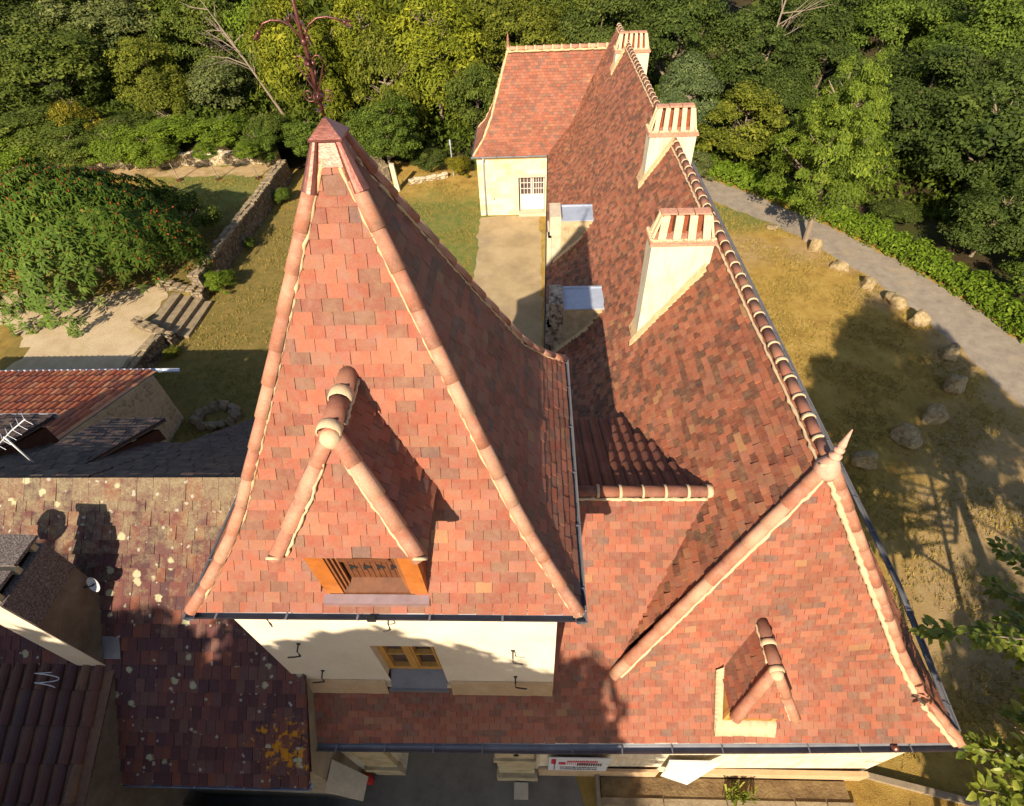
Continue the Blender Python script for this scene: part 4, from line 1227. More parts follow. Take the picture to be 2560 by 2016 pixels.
for y0, y1, dz in ((CY0 - .03, CY0 + .42, .0), (CY0 + .50, CY1 + .05, .02)):
    mb = MB()
    mb.hexa([(CX0 - .05, y0, CZ + .125), (CX1 - .04, y0, CZ + .125), (CX1 - .02, y1, CZ + .125), (CX0 - .05, y1, CZ + .125),
             (CX0 - .05, y0, CZ + .175 + dz), (CX1 - .04, y0, CZ + .175), (CX1 - .02, y1, CZ + .175), (CX0 - .05, y1, CZ + .175 + dz)])
    add_obj('cap_slab', mb, 'pebbledash', och)
mb = MB(); mb.box(CX0 + .12, CX1 - .1, CY0 + .14, CY1 - .14, CZ + .004, CZ + .012)
add_obj('flue', mb, 'black', och)
# dormers on the far slope
def old_dormer(x0, x1, yb, yf, zb, zf, gut):
    mb = MB()
    tile_face(mb, [A_(x1, yf, zf), A_(x1, yb, zb)], [A_(x0, yf, zf), A_(x0, yb, zb)], .15, .2, .022, jit=1.6)
    mb.hexa([(x0, yf, zf - .07), (x1, yf, zf - .07), (x1, yb, zb - .07), (x0, yb, zb - .07)][::1] + [(x0, yf, zf - .02), (x1, yf, zf - .02), (x1, yb, zb - .02), (x0, yb, zb - .02)])
    d_ = add_obj('dormer', mb, 'slate', old)
    zn = lambda y: OZR - ns * (y - OYR) - .05
    for x in (x0 + .08, x1 - .12):
        mb = MB()
        mb.prism([(x, yb, zb - .1), (x, yf - .22, zf - .08 + .0), (x, yf - .22, zn(yf - .22))], (.04, 0, 0))
        add_obj('cheek', mb, 'wood_dark', d_)
    mb = MB()
    mb.add([(x0 + .08, yf - .22, zn(yf - .22)), (x1 - .08, yf - .22, zn(yf - .22)), (x1 - .08, yf - .22, zf - .08), (x0 + .08, yf - .22, zf - .08)], [(3, 2, 1, 0)])
    add_obj('front', mb, 'wood_dark', d_)
    if gut:
        mb = MB(); gutter(mb, [A_(x0, yf - .02, zf), A_(x1 + .03, yf - .02, zf)], (0, 1, 0), .05)
        add_obj('gutter', mb, 'zinc', d_)
old_dormer(-9.30, -8.0, 5.5, 7.55, -7.37, -8.42, False)
old_dormer(-12.2, -10.1, 5.5, 7.30, -7.36, -8.04, True)

dish = thing('satellite_dish', 'small white satellite dish on the grey chimney of the mossy roof', 'satellite dish', (-7.05, 3.58, 6.05))
mb = MB()
dn_ = []
prof = [(.0, 0), (.05, .004), (.10, .016), (.13, .03), (.135, .034), (.128, .022), (.10, .006), (.05, -.006), (0, -.01)]
mb.lathe((0, 0, 0), prof, 20)
do = mb.build('reflector', 'white_metal', None, True, shift=False)
do.parent = dish; do.rotation_euler = (R(62), R(8), R(-20)); do.location = (0.07, .02, .05)
mb = MB(); mb.tube([(-.15, -.02, -.02), (.0, 0, .0), (.06, .02, .045)], .014, 6)
mo = mb.build('bracket', 'hook_iron', None, True, shift=False); mo.parent = dish
big = thing('satellite_dish', 'large unseen dish beyond the grey chimney, added for its rounded shadow on the roof', 'satellite dish', (-7.72, 3.0, 6.5))  # unseen dish, added to throw a rounded shadow on the old roof
mb = MB(); mb.lathe((0, 0, 0), [(r_ * 2.1, z * 2.1) for r_, z in prof], 24)
do = mb.build('reflector', 'white_metal', None, True, shift=False); do.parent = big; do.rotation_euler = (R(75), 0, R(15)); do.location = (-.62, -.05, .95)
mb = MB(); mb.tube([(0, 0, 0), (-.58, 0, .1), (-.62, 0, .9)], .02, 6)
mo = mb.build('bracket', 'hook_iron', None, True, shift=False); mo.parent = big
wire = MB()
wx, wy, wz = -8.02, 2.70, -9.15
wire.tube([(wx + .17 * math.cos(a) * (1 + .03 * a), wy + .02 * a - .25, wz - .12 + .07 * math.sin(a) + .01 * a) for a in np.linspace(0, 11, 50)], .008, 6)
tag(wire.build('cable_coil', 'white_metal', None, True), 'pale coil of cable lying on the barrel tiles below the cement chimney', 'cable')

ant = MB()
ant.tube([(-8.95, 5.6, -7.5), (-8.95, 5.6, -6.66)], .016, 6)
aerial = thing('tv_aerial', 'white metal television aerial standing over the dark slate dormer', 'aerial', (-8.95, 5.6, 6.5))
add_obj('mast', ant, 'white_metal', aerial, True)
b0_, b1_ = A_(-9.25, 5.6, -6.90), A_(-8.26, 5.6, -6.22)
ant = MB(); ant.tube([b0_, (b0_ + b1_) / 2 + A_(0, .02, .02), b1_], .011, 6)
add_obj('boom', ant, 'white_metal', aerial, True)
for k in range(6):
    c = b0_ + (b1_ - b0_) * (k / 5 * .95 + .02)
    ant = MB(); ant.tube([c + A_(-.10, .12, .05), c, c + A_(.20, -.09, -.01)], .005, 6)
    add_obj('element', ant, 'white_metal', aerial, True)

# ================================================================== LEAN-TO with barrel tiles (near corner)
lean = thing('lean_to', 'low annex roofed with dark weathered barrel tiles below the cement chimney', 'annex', (-10, 1.8, 0))
LZ0, LY0, LS = -9.21, 2.95, .455
lz = lambda y: LZ0 + LS * (y - LY0)
def barrel_face(mb, x0, x1, ya, yb, zf, pitch=.215, r=.085, seg=.42, alongy=True, org=None):
    """columns of half-round cover tiles over a channel bed; each column falls from yb (high) to ya (low)"""
    n = int((x1 - x0) / pitch)
    for i in range(n + 1):
        x = x0 + i * pitch
        m_ = int(abs(yb - ya) / seg)
        for k in range(m_ + 1):
            y0 = ya + (yb - ya) * k / m_ if m_ else ya
            y1 = ya + (yb - ya) * min(1, (k + 1.12) / m_) if m_ else yb
            if k >= m_: continue
            jx = rng.normal(0, .008); js = rng.normal(0, .008)
            vs_ = []
            for (y, rr, lf) in ((y0, r + .008, .022), (y1, r - .012, .0)):
                for q in range(7):
                    an = math.pi * q / 6
                    vs_.append((x + jx - math.cos(an) * rr, y, zf(y) + math.sin(an) * rr + lf + js * .5))
            fs = [(q, q + 7, q + 8, q + 1) for q in range(6)] + [tuple(range(7))]
            mb.add(vs_, fs)
    mb.add([(x0 - .1, ya, zf(ya) + .012), (x1 + .1, ya, zf(ya) + .012), (x1 + .1, yb, zf(yb) + .012), (x0 - .1, yb, zf(yb) + .012)], [(0, 1, 2, 3)], .6)
mb = MB()
barrel_face(mb, -12.6, -7.12, -.4, 2.92, lz, .232, .088)
add_obj('roof', mb, 'tile_barrel_old', lean)
mb = MB()
mb.add([(-7.03, -.3, -14), (-7.03, 2.9, -14), (-7.03, 2.9, lz(2.9) - .02), (-7.03, -.3, lz(-.3) - .02)], [(0, 1, 2, 3)])
mb.add([(-12.6, -.3, -14), (-7.03, -.3, -14), (-7.03, -.3, lz(-.3) - .02), (-12.6, -.3, lz(-.3) - .02)], [(0, 1, 2, 3)])
add_obj('wall', mb, 'cement', lean)

# ================================================================== OUTBUILDING in the yard
outb = thing('outbuilding', 'yard outbuilding with a bright barrel tile roof and rubble stone gable', 'outbuilding', (-16, 10.8, 0))
oyE, oyR = 12.85, 8.5
uz = lambda y: -11.92 + (oyE - y) * .325
mb = MB()
barrel_face(mb, -21.5, -12.75, oyE, oyR, uz, .22, .085, .40)
add_obj('roof', mb, 'tile_barrel', outb)
mb = MB()
mb.prism([(-12.62, oyE - .25, -14), (-12.62, oyE - .25, uz(oyE - .25) - .03), (-12.62, oyR + .2, uz(oyR + .2) - .03), (-12.62, oyR + .2, -14)], (-.4, 0, 0))
mb.box(-21.4, -13.021, oyE - .65, oyE - .25, -14, uz(oyE - .25) - .04)
add_obj('wall', mb, 'rubble', outb)
mb = MB(); gutter(mb, [A_(-21.5, oyE + .0, uz(oyE) - .02), A_(-11.95, oyE + .0, uz(oyE) - .02)], (0, 1, 0), .07)
add_obj('gutter', mb, 'zinc_light', outb)

# ================================================================== GROUND
def blob(t, x, y, r0, r1, n=None):
    tc = t.nodes.new('ShaderNodeTexCoord')
    v = t.nodes.new('ShaderNodeVectorMath'); v.operation = 'DISTANCE'
    sp = t.nodes.new('ShaderNodeVectorMath'); sp.operation = 'MULTIPLY'; sp.inputs[1].default_value = (1, 1, 0)
    t.links.new(tc.outputs['Object'], sp.inputs[0]); t.links.new(sp.outputs[0], v.inputs[0]); v.inputs[1].default_value = (x, y, 0)
    s = v.outputs['Value']
    nn = n or noise(t, .8, 5, .7)
    ma = t.nodes.new('ShaderNodeMath'); ma.operation = 'MULTIPLY_ADD'; ma.inputs[1].default_value = -(r1 - r0) * 1.6
    t.links.new(nn.outputs['Fac'], ma.inputs[0]); t.links.new(s, ma.inputs[2])
    mr = t.nodes.new('ShaderNodeMapRange'); mr.interpolation_type = 'SMOOTHSTEP'
    mr.inputs['From Min'].default_value = r0 - (r1 - r0) * .8; mr.inputs['From Max'].default_value = r1 - (r1 - r0) * .8
    mr.inputs['To Min'].default_value = 1; mr.inputs['To Max'].default_value = 0
    t.links.new(ma.outputs[0], mr.inputs['Value'])
    return mr.outputs[0]

def lawn_mat():
    m, t, b = new_mat('ground_cover')
    n1 = noise(t, 1.4, 8, .7)
    c = ramp(t, n1.outputs['Fac'], [(.3, (.28, .165, .045)), (.5, (.45, .29, .075)), (.7, (.54, .37, .11))]).outputs[0]
    nn = noise(t, .8, 5, .7)
    ng = noise(t, 2.4, 6, .7)
    gr = ramp(t, ng.outputs['Fac'], [(.35, (.28, .235, .07)), (.6, (.15, .19, .05))]).outputs[0]
    br = ramp(t, ng.outputs['Fac'], [(.35, (.50, .36, .19)), (.65, (.38, .25, .12))]).outputs[0]
    fs = ramp(t, ng.outputs['Fac'], [(.35, (.035, .028, .015)), (.65, (.07, .05, .025))]).outputs[0]
    c = mixc(t, blob(t, -13, 20, 7, 12, nn), c, ramp(t, ng.outputs['Fac'], [(.35, (.30, .21, .065)), (.65, (.18, .15, .045))]).outputs[0])
    for (x, y, r0, r1) in ((-5, 25, 3, 6.5), (10.5, 26.4, .6, 2.6), (-19, 30, 2, 6)):
        c = mixc(t, blob(t, x, y, r0, r1, nn), c, gr)
    for (x, y, r0, r1) in ((10.2, 23.2, .4, 2.0), (8.6, 22.6, .3, 1.8), (12.6, 22.9, .3, 1.6), (14.6, 19.2, .3, 1.4), (15.6, 15.2, .4, 1.5), (14.2, 21.6, .2, .9), (15.2, 18.9, .2, .9), (16.0, 16.6, .3, 1.0), (16.3, 13.4, .3, 1.2), (15.2, 9.5, 1.8, 4.2), (12.5, 7, 1, 3.4), (11, 5, 1, 3)):
        f = t.nodes.new('ShaderNodeMath'); f.operation = 'MULTIPLY'; f.inputs[1].default_value = .8
        t.links.new(blob(t, x, y, r0, r1, nn), f.inputs[0])
        c = mixc(t, f.outputs[0], c, br)
    n3 = noise(t, 38, 4, .8)
    c = mixc(t, 1.0, c, ramp(t, n3.outputs['Fac'], [(.25, (.62,) * 3), (.75, (1.3,) * 3)]).outputs[0], 'MULTIPLY')
    t.links.new(c, b.inputs['Base Color'])
    b.inputs['Roughness'].default_value = 1
    b.inputs['Specular IOR Level'].default_value = .03
    bump(t, b, n3.outputs['Fac'], .9, .06)
    M['ground_cover'] = m
lawn_mat()

mb = MB()
n = 60
gx, gy = np.linspace(-160, 160, n), np.linspace(-60, 260, n)
mb.add([(x, y, -14.0) for y in gy for x in gx], [(j * n + i, j * n + i + 1, (j + 1) * n + i + 1, (j + 1) * n + i) for j in range(n - 1) for i in range(n - 1)])
structure('ground', mb, 'ground_cover')

def sheet(name, poly, z, m, jit=.10, step=.35):
    P = resample([A_(x, y, z) for x, y in poly + poly[:1]], step)[:-1]
    P = [p + A_(rng.normal(0, jit), rng.normal(0, jit), 0) for p in P]
    mb = MB(); mb.add(P, [tuple(range(len(P)))])
    return structure(name, mb, m)
near = [(2, 36), (5.5, 32.2), (9.2, 28.8), (11.2, 26.6), (13.2, 24.1), (14.0, 22.4), (14.95, 20.4), (15.75, 18), (16.15, 16), (16.5, 13.5), (17, 10), (17.4, 4), (17.6, -10)]
far = [(4, 38), (7.2, 34), (9.7, 31.3), (11.7, 29.2), (13.2, 27.3), (14.5, 25.7), (15.5, 24.0), (16.7, 21.8), (17.6, 19.8), (18.2, 17.9), (18.8, 15.5), (19.3, 11), (19.9, 4), (20.2, -10)]
sheet('road', near + far[::-1], -13.996, 'road', .06)
sheet('gravel_courtyard', [(-2.85, 26.95), (-2.72, 22), (-2.85, 18), (-3.2, 12), (-3.6, 7), (.3, 5), (.4, 27)], -13.992, 'gravel_court', .05)
sheet('forecourt', [(-30, -12), (1.25, -12), (1.25, 2.2), (.4, 2.3), (-.76, 2.2), (-.76, 5), (-2.9, 5), (-2.9, 2.1), (-30, 1.4)], -13.988, 'asphalt', .01, 2)
sheet('forest_floor', [(-120, 34.2), (-24, 34.0), (-9, 34.2), (-1, 33.5), (3, 38), (9.8, 32.2), (15.2, 25.9), (18.6, 18.6), (20.6, 5), (21, -10), (120, -10), (120, 200), (-120, 200)], -13.984, 'forest_soil', .25, 1.0)
# raised terrace on the west side
UZ = -13.40
mb = MB()
tp_ = [(-15.25, 13.4), (-15.25, 17.1), (-16.05, 17.1), (-16.05, 19.55), (-15.25, 19.55), (-15.25, 33.2), (-80, 33.2), (-80, 13.4)]
mb.add([(x, y, UZ) for x, y in tp_] + [(x, y, -14.2) for x, y in tp_], [tuple(range(8))] + [(i, i + 8, (i + 1) % 8 + 8, (i + 1) % 8) for i in range(8)])
structure('terrace', mb, 'ground_cover')
sheet('gravel_yard', [(-15.40, 13.6), (-15.4, 16.9), (-16.2, 17.0), (-16.2, 19.6), (-17.4, 20.2), (-19.5, 19.2), (-22, 19.6), (-30, 21), (-30, 18.2), (-23, 17.6), (-20.7, 16.6), (-20.2, 15), (-20.5, 13.5)], UZ + .004, 'gravel', .12)
sheet('gravel_path', [(-15.6, 31.5), (-24, 31.6), (-40, 31.0), (-40, 33.0), (-15.6, 33.0)], UZ + .004, 'bare_earth', .10)
mb = MB()
mb.add([(-80, 33.6, -12.75), (-15.6, 33.6, -12.75), (-13, 36, -13.4), (-13, 46, -13.5), (-80, 46, -12.4)], [(0, 1, 2, 3, 4)])
structure('bank', mb, 'forest_soil')

# ------------------------------------------------------------------ stone walls and steps
def lumpy_wall(P, thick, z0, z1, m, name, label, cap_m=None, step=.22):
    Q = resample([A_(x, y, 0) for x, y in P], step)
    t = thing(name, label, 'wall', (Q[len(Q) // 2][0], Q[len(Q) // 2][1], z0 + H))
    mb = MB(); prev = None
    def zt(q): return z1 if not hasattr(z1, '__len__') else z1[0] + (z1[1] - z1[0]) * q
    vs_ = []; fs = []
    rows = 5
    for i, q in enumerate(Q):
        d_ = Q[min(i + 1, len(Q) - 1)] - Q[max(i - 1, 0)]; d_ /= np.linalg.norm(d_)
        s_ = A_(d_[1], -d_[0], 0)
        f = i / max(len(Q) - 1, 1)
        top_ = zt(f) + rng.normal(0, .025)
        for sd_ in (-1, 1):
            for r_ in range(rows):
                g = r_ / (rows - 1)
                off_ = thick / 2 * (1.08 - .12 * g) + rng.normal(0, .022)
                p = q + s_ * sd_ * off_; p[2] = z0 + (top_ - z0) * g
                vs_.append(p)
    w_ = rows * 2
    for i in range(len(Q) - 1):
        for sd_ in (0, 1):
            for r_ in range(rows - 1):
                a = i * w_ + sd_ * rows + r_
                fs.append((a, a + w_, a + w_ + 1, a + 1))
        a = i * w_ + rows - 1
        fs.append((a, a + w_, a + w_ + rows, a + rows))
    for b_ in (0, (len(Q) - 1) * w_):
        fs += [(b_ + r_, b_ + r_ + 1, b_ + rows + r_ + 1, b_ + rows + r_) for r_ in range(rows - 1)]
    mb.add(vs_, fs)
    add_obj('masonry', mb, m, t)
    mb = MB()
    L_ = resample([A_(x, y, 0) for x, y in P], .34)
    for i in range(len(L_) - 1):
        a, b = L_[i], L_[i + 1]; d_ = (b - a) / np.linalg.norm(b - a); s_ = A_(d_[1], -d_[0], 0)
        f = i / max(len(L_) - 1, 1); z = zt(f) + rng.normal(0, .012)
        for lo, hi in ((-.54, -.02 + rng.normal(0, .06)), (.02 + rng.normal(0, .05), .54)):
            h1 = rng.uniform(.04, .10)
            j = rng.normal(0, .02, (4, 3)); j[:, 2] *= .5
            base = [a + s_ * thick * lo, b + s_ * thick * lo, b + s_ * thick * hi, a + s_ * thick * hi]
            base = [p + jj + A_(0, 0, z) for p, jj in zip(base, j)]
            mb.hexa(base + [p * 1.0 + A_(0, 0, h1) + ((base[0] + base[2]) / 2 - p) * .12 for p in base])
    add_obj('coping', mb, cap_m or m, t)
    return t
lumpy_wall([(-15.05, 20.0), (-15.05, 23), (-14.95, 27), (-14.95, 32.3)], .46, -14.05, (-12.95, -12.9), 'drystone', 'garden_wall', 'long low drystone garden wall with a rough pale coping crossing the lawn', 'stone_step')
lumpy_wall([(-16.7, 19.95), (-15.3, 19.75), (-14.75, 19.72)], .36, -14.05, (-13.1, -13.55), 'drystone', 'garden_wall', 'short stepped stub of stone wall on the far side of the garden steps', 'stone_step')
lumpy_wall([(-16.4, 17.25), (-15.7, 16.95), (-15.15, 16.75), (-14.75, 16.65)], .34, -14.05, (-13.1, -13.6), 'drystone', 'garden_wall', 'curved stub of stone wall on the near side of the garden steps', 'stone_step')
lumpy_wall([(-15.2, 16.5), (-15.35, 15), (-15.5, 13.5)], .40, -14.05, (-13.32, -13.36), 'drystone', 'garden_wall', 'mossy retaining wall between the gravel yard and the shaded lawn', 'stone_step')
lumpy_wall([(-40, 33.35), (-24, 33.35), (-15.6, 33.35)], .40, -13.5, (-12.75, -12.75), 'drystone_pale', 'garden_wall', 'pale sunlit stone wall below the leafy bank at the back of the terrace', 'stone_pale')
lumpy_wall([(-7.3, 31.1), (-5.1, 32.0)], .25, -14.05, (-13.80, -13.80), 'drystone_pale', 'low_kerb', 'low pale stone kerb beside the yellow bush near the pavilion', 'stone_pale')
lumpy_wall([(-8.6, 31.4), (-9.6, 33.2), (-12.5, 33.6)], .35, -14.05, (-13.1, -13.1), 'drystone', 'garden_wall', 'short dark stone wall under the dome-shaped tree behind the white post', 'stone_step')
st = thing('garden_steps', 'flight of stone steps cut through the garden wall up to the gravel yard', 'steps', (-15, 18.2, 0))
for k in range(4):
    mb = MB()
    x1_ = -14.42 - k * .40
    j = rng.normal(0, .015, 4)
    mb.hexa([(x1_ - .62, 17.1 + j[0], -14.02), (x1_ + j[1], 17.1, -14.02), (x1_ + j[2], 19.55, -14.02), (x1_ - .62, 19.55 + j[3], -14.02),
             (x1_ - .62, 17.1 + j[0], -13.87 + k * .155), (x1_ + j[1], 17.1, -13.87 + k * .155), (x1_ + j[2], 19.55, -13.87 + k * .155), (x1_ - .62, 19.55 + j[3], -13.87 + k * .155)])
    add_obj('step', mb, 'stone_step', st)

# ------------------------------------------------------------------ rocks
def rock_mesh(seed, n=3):
    import bmesh
    bm = bmesh.new()
    bmesh.ops.create_icosphere(bm, subdivisions=n, radius=1)
    r = np.random.default_rng(seed)
    pl = [(v / np.linalg.norm(v), r.uniform(.55, .85)) for v in r.normal(size=(11, 3))]
    k = r.normal(size=(6, 3)) * 3.2; ph = r.uniform(0, 6, 6)
    for v in bm.verts:
        p = np.array(v.co)
        for nn, d_ in pl:
            e = p @ nn - d_
            if e > 0: p = p - nn * e * .92
        p = p * (1 + .025 * math.sin(p @ k[0] * 4 + 1) + .02 * math.sin(p @ k[1] * 6) + .05 * sum(math.sin(k[i] @ p + ph[i]) for i in range(6)))
        v.co = p
    me = bpy.data.meshes.new('boulder')
    bm.to_mesh(me); bm.free()
    a = me.attributes.new('rnd', 'FLOAT', 'FACE')
    return me
def boulder(x, y, sx, sy, sz, seed, label, m='stone', name='boulder', group=None, cat='boulder', z=-14):
    me = rock_mesh(seed); me.materials.append(M[m])
    o = bpy.data.objects.new(name, me); COL.objects.link(o)
    o.location = (x, y, z + H + sz * .34); o.scale = (sx * .95, sy * .95, sz * .98); o.rotation_euler = (0, 0, seed * 1.3)
    tag(o, label, cat, group)
plain('boulder_stone', [(.3, (.17, .125, .07)), (.45, (.34, .25, .13)), (.6, (.48, .36, .19)), (.75, (.26, .20, .12))], 3.4, bscale=16, bst=.9, bdist=.06, detail=9)
rk = 'boulders along the road edge'
for a in ((13.25, 22.95, .42, .38, .55, 1, 'upright pale boulder at the foot of the roadside tree trunk'),
          (13.85, 21.4, .40, .32, .30, 2, 'flat triangular boulder, next after the one by the tree trunk'),
          (14.4, 19.95, .36, .34, .42, 3, 'squarish pale boulder with a split top beside the road, in full sun'),
          (15.0, 18.7, .48, .40, .42, 4, 'rounded boulder by the road at the upper edge of the tree shadow'),
          (15.3, 17.4, .45, .40, .42, 5, 'grey boulder by the road with bare sandy earth at its foot'),
          (15.45, 15.4, .42, .38, .45, 6, 'boulder in dappled shade just off the bending road edge'),
          (14.75, 13.7, .40, .42, .48, 7, 'tall shaded boulder with a pale top, between two lower ones'),
          (13.4, 12.4, .52, .42, .46, 8, 'wedge-shaped boulder leaning in the grass in the middle of the shadow'),
          (12.05, 11.4, .48, .44, .42, 9, 'brown boulder in full shade with a broad flat top'),
          (10.35, 10.4, .46, .44, .44, 10, 'dark boulder nearest the clay finial of the hipped roof'),
          (12.0, 25.1, .38, .34, .16, 11, 'low pale stone sunk in green grass by the tree shadow on the road')):
    boulder(*a, m='boulder_stone', group=rk)
for k in range(13):
    an = 2 * math.pi * k / 13
    boulder(-11.4 + .70 * math.cos(an) * rng.uniform(.85, 1.1), 12.6 + .52 * math.sin(an) * rng.uniform(.85, 1.1), rng.uniform(.20, .32), rng.uniform(.16, .28), rng.uniform(.16, .34), 30 + k,
            'rough stone of the small ring lying on the shaded lawn', 'stone_step', 'ring_stone', 'stones of the ring on the shaded lawn', 'stone')

# ------------------------------------------------------------------ small things
mb = MB()
mb.hexa([(-7.98, 30.2, -14), (-7.70, 30.2, -14), (-7.70, 30.45, -14), (-7.98, 30.45, -14), (-8.06, 30.22, -12.42), (-7.80, 30.22, -12.45), (-7.80, 30.43, -12.45), (-8.06, 30.43, -12.42)])
tag(mb.build('gate_post', 'stone_pale'), 'pale leaning stone gate post at the far end of the lawn', 'post')
mb = MB(); mb.tube([(-4.75, 32.1, -14), (-4.75, 32.1, -12.2)], .03, 6); mb.tube([(-4.75, 32.1, -12.2), (-4.75, 32.1, -11.9)], .05, 6)
tag(mb.build('fence_post', 'zinc_light'), 'thin grey post standing by the yellow bush near the pavilion', 'post')  # thin post of the net fence, carries no lamp
mb = MB()
mb.hexa([(6.85, 2.30, -14), (6.90, 2.18, -14), (9.6, 1.56, -14), (9.62, 1.70, -14), (6.85, 2.30, -13.88), (6.90, 2.18, -13.88), (9.6, 1.56, -13.88), (9.62, 1.70, -13.88)])
tag(mb.build('timber_beam', 'wood_grey'), 'long weathered timber beam lying on the ground off the house corner', 'beam')
bed = thing('planting_bed', 'narrow earth bed edged with stone blocks along the south wall', 'planting bed', (3.8, 1.9, 0))
mb = MB(); mb.box(1.34, 6.44, 1.74, 2.10, -14, -13.90); add_obj('soil', mb, 'earth', bed)
for a, b in ((1.30, 2.6), (2.62, 3.9), (3.92, 5.28), (5.31, 5.92), (5.95, 6.5)):
    mb = MB(); mb.box(a, b, 1.60 + rng.normal(0, .01), 1.735, -14, -13.86 + rng.normal(0, .012)); add_obj('edging_block', mb, 'stone_step', bed)
mb = MB(); mb.box(1.22, 1.30, 1.4, 2.12, -14, -13.7); add_obj('edging_block', mb, 'wood_grey', bed)
mb = MB()
for k in range(60):
    x, y = rng.normal(4.15, .14), rng.normal(1.80, .05); h_ = rng.uniform(.15, .4); dx, dy = rng.normal(0, .10, 2)
    mb.add([(x - .012, y, -13.9), (x + .012, y, -13.9), (x + dx + .02, y + dy, -13.9 + h_), (x + dx - .02, y + dy, -13.9 + h_ * .95)], [(0, 1, 2, 3)])
tag(mb.build('weed', 'leaf_near'), 'bright green weed growing in the earth bed below the white panel', 'weed')
mb = MB()
mb.hexa([(2.50, 2.03, -13.25), (3.12, 1.96, -13.75), (3.15, 1.99, -13.75), (2.53, 2.06, -13.25), (2.50, 2.09, -12.15), (3.50, 2.09, -12.15), (3.50, 2.12, -12.15), (2.50, 2.12, -12.15)])
tag(mb.build('white_panel', 'white_metal'), 'white metal panel leaning against the sunlit south wall', 'panel')
ban = thing('banner', 'white banner with red and black lettering on the shaded wall', 'banner', (.82, 2.12, .8))
mb = MB(); mb.box(.22, 1.40, 2.10, 2.115, -13.28, -12.05); add_obj('sheet', mb, 'sign_white', ban)
mb = MB()
x = .27
mb.box(.27, .36, 2.094, 2.0985, -12.62, -12.16)
for k in range(19):
    w_ = rng.uniform(.028, .046); z1 = -12.16 - rng.uniform(0, .05)
    if k < 4: mb.box(.42 + k * .034, .42 + k * .034 + .03, 2.094, 2.0985, -12.66, -12.44)
    else:
        mb.box(.42 + k * .040, .42 + k * .040 + .010, 2.094, 2.0985, -12.66, z1 - .08); mb.box(.432 + k * .040, .42 + k * .040 + .03, 2.094, 2.0985, -12.42, z1 - .1)
add_obj('headline', mb, 'sign_red', ban)
mb = MB()
mb.box(.33, .345, 2.090, 2.0935, -13.2, -12.2)
for k in range(11): mb.box(.78 + k * .045, .81 + k * .045, 2.0925, 2.0938, -12.74, -12.50)
for r_ in range(2):
    for k in range(24): mb.box(.46 + k * .031, .46 + k * .031 + rng.uniform(.012, .024), 2.094, 2.0985, -12.98 - r_ * .19, -12.87 - r_ * .19)
add_obj('small_print', mb, 'sign_black', ban)
cu = bpy.data.curves.new('house_number', 'FONT'); cu.body = '6'; cu.size = .26; cu.extrude = .004
cu.materials.append(M['black'])
num = bpy.data.objects.new('house_number', cu); COL.objects.link(num)
num.location = (-.46, YS - .082, H - 11.86); num.rotation_euler = (R(90), 0, 0)
bpy.context.view_layer.update()
nm = bpy.data.meshes.new_from_object(num.evaluated_get(bpy.context.evaluated_depsgraph_get()))
no_ = bpy.data.objects.new('house_number', nm); COL.objects.link(no_); no_.matrix_world = num.matrix_world.copy()
bpy.data.objects.remove(num); num = no_; num.name = 'house_number'
tag(num, 'dark house number 6 on the stone pilaster by the archway', 'house number')
mb = MB(); mb.box(-.50, -.20, 1.68, 1.97, -14, -13.93)
tag(mb.build('paving_slab', 'stone_pale'), 'small pale slab set in the ground before the pilaster', 'slab')
mb = MB(); mb.hexa([(-3.83, 1.45, -11.75), (-3.32, 1.42, -12.5), (-3.30, 1.80, -12.5), (-3.83, 1.95, -11.75), (-3.83, 1.45, -11.70), (-3.30, 1.42, -12.44), (-3.28, 1.80, -12.44), (-3.83, 1.95, -11.70)])
tag(mb.build('awning', 'stone_pale'), 'pale sloping slab awning on the grey gable of the mossy-roofed house', 'awning')
mb = MB(); mb.lathe((-3.62, 1.95, -14), [(.05, 0), (.09, .02), (.09, .35), (.05, .4)], 8)
tag(mb.build('red_bollard', 'red_paint'), 'small red bollard in the dark forecourt by the archway', 'bollard')
mb = MB(); mb.box(-2.0, -1.85, 3.0, 3.1, -14, -13.0)
tag(mb.build('dark_post', 'hook_iron'), 'short dark post standing inside the carriage archway', 'post')
mb = MB()
mb.hexa([(-7.2, 1.15, -14), (-3.9, .95, -14), (-3.9, 1.15, -14), (-7.2, 1.35, -14), (-7.2, 1.15, -12.9), (-3.9, .95, -13.3), (-3.9, 1.15, -13.3), (-7.2, 1.35, -12.9)])
tag(mb.build('forecourt_wall', 'render_grey'), 'low grey rendered wall under the eaves of the mossy roof', 'wall')

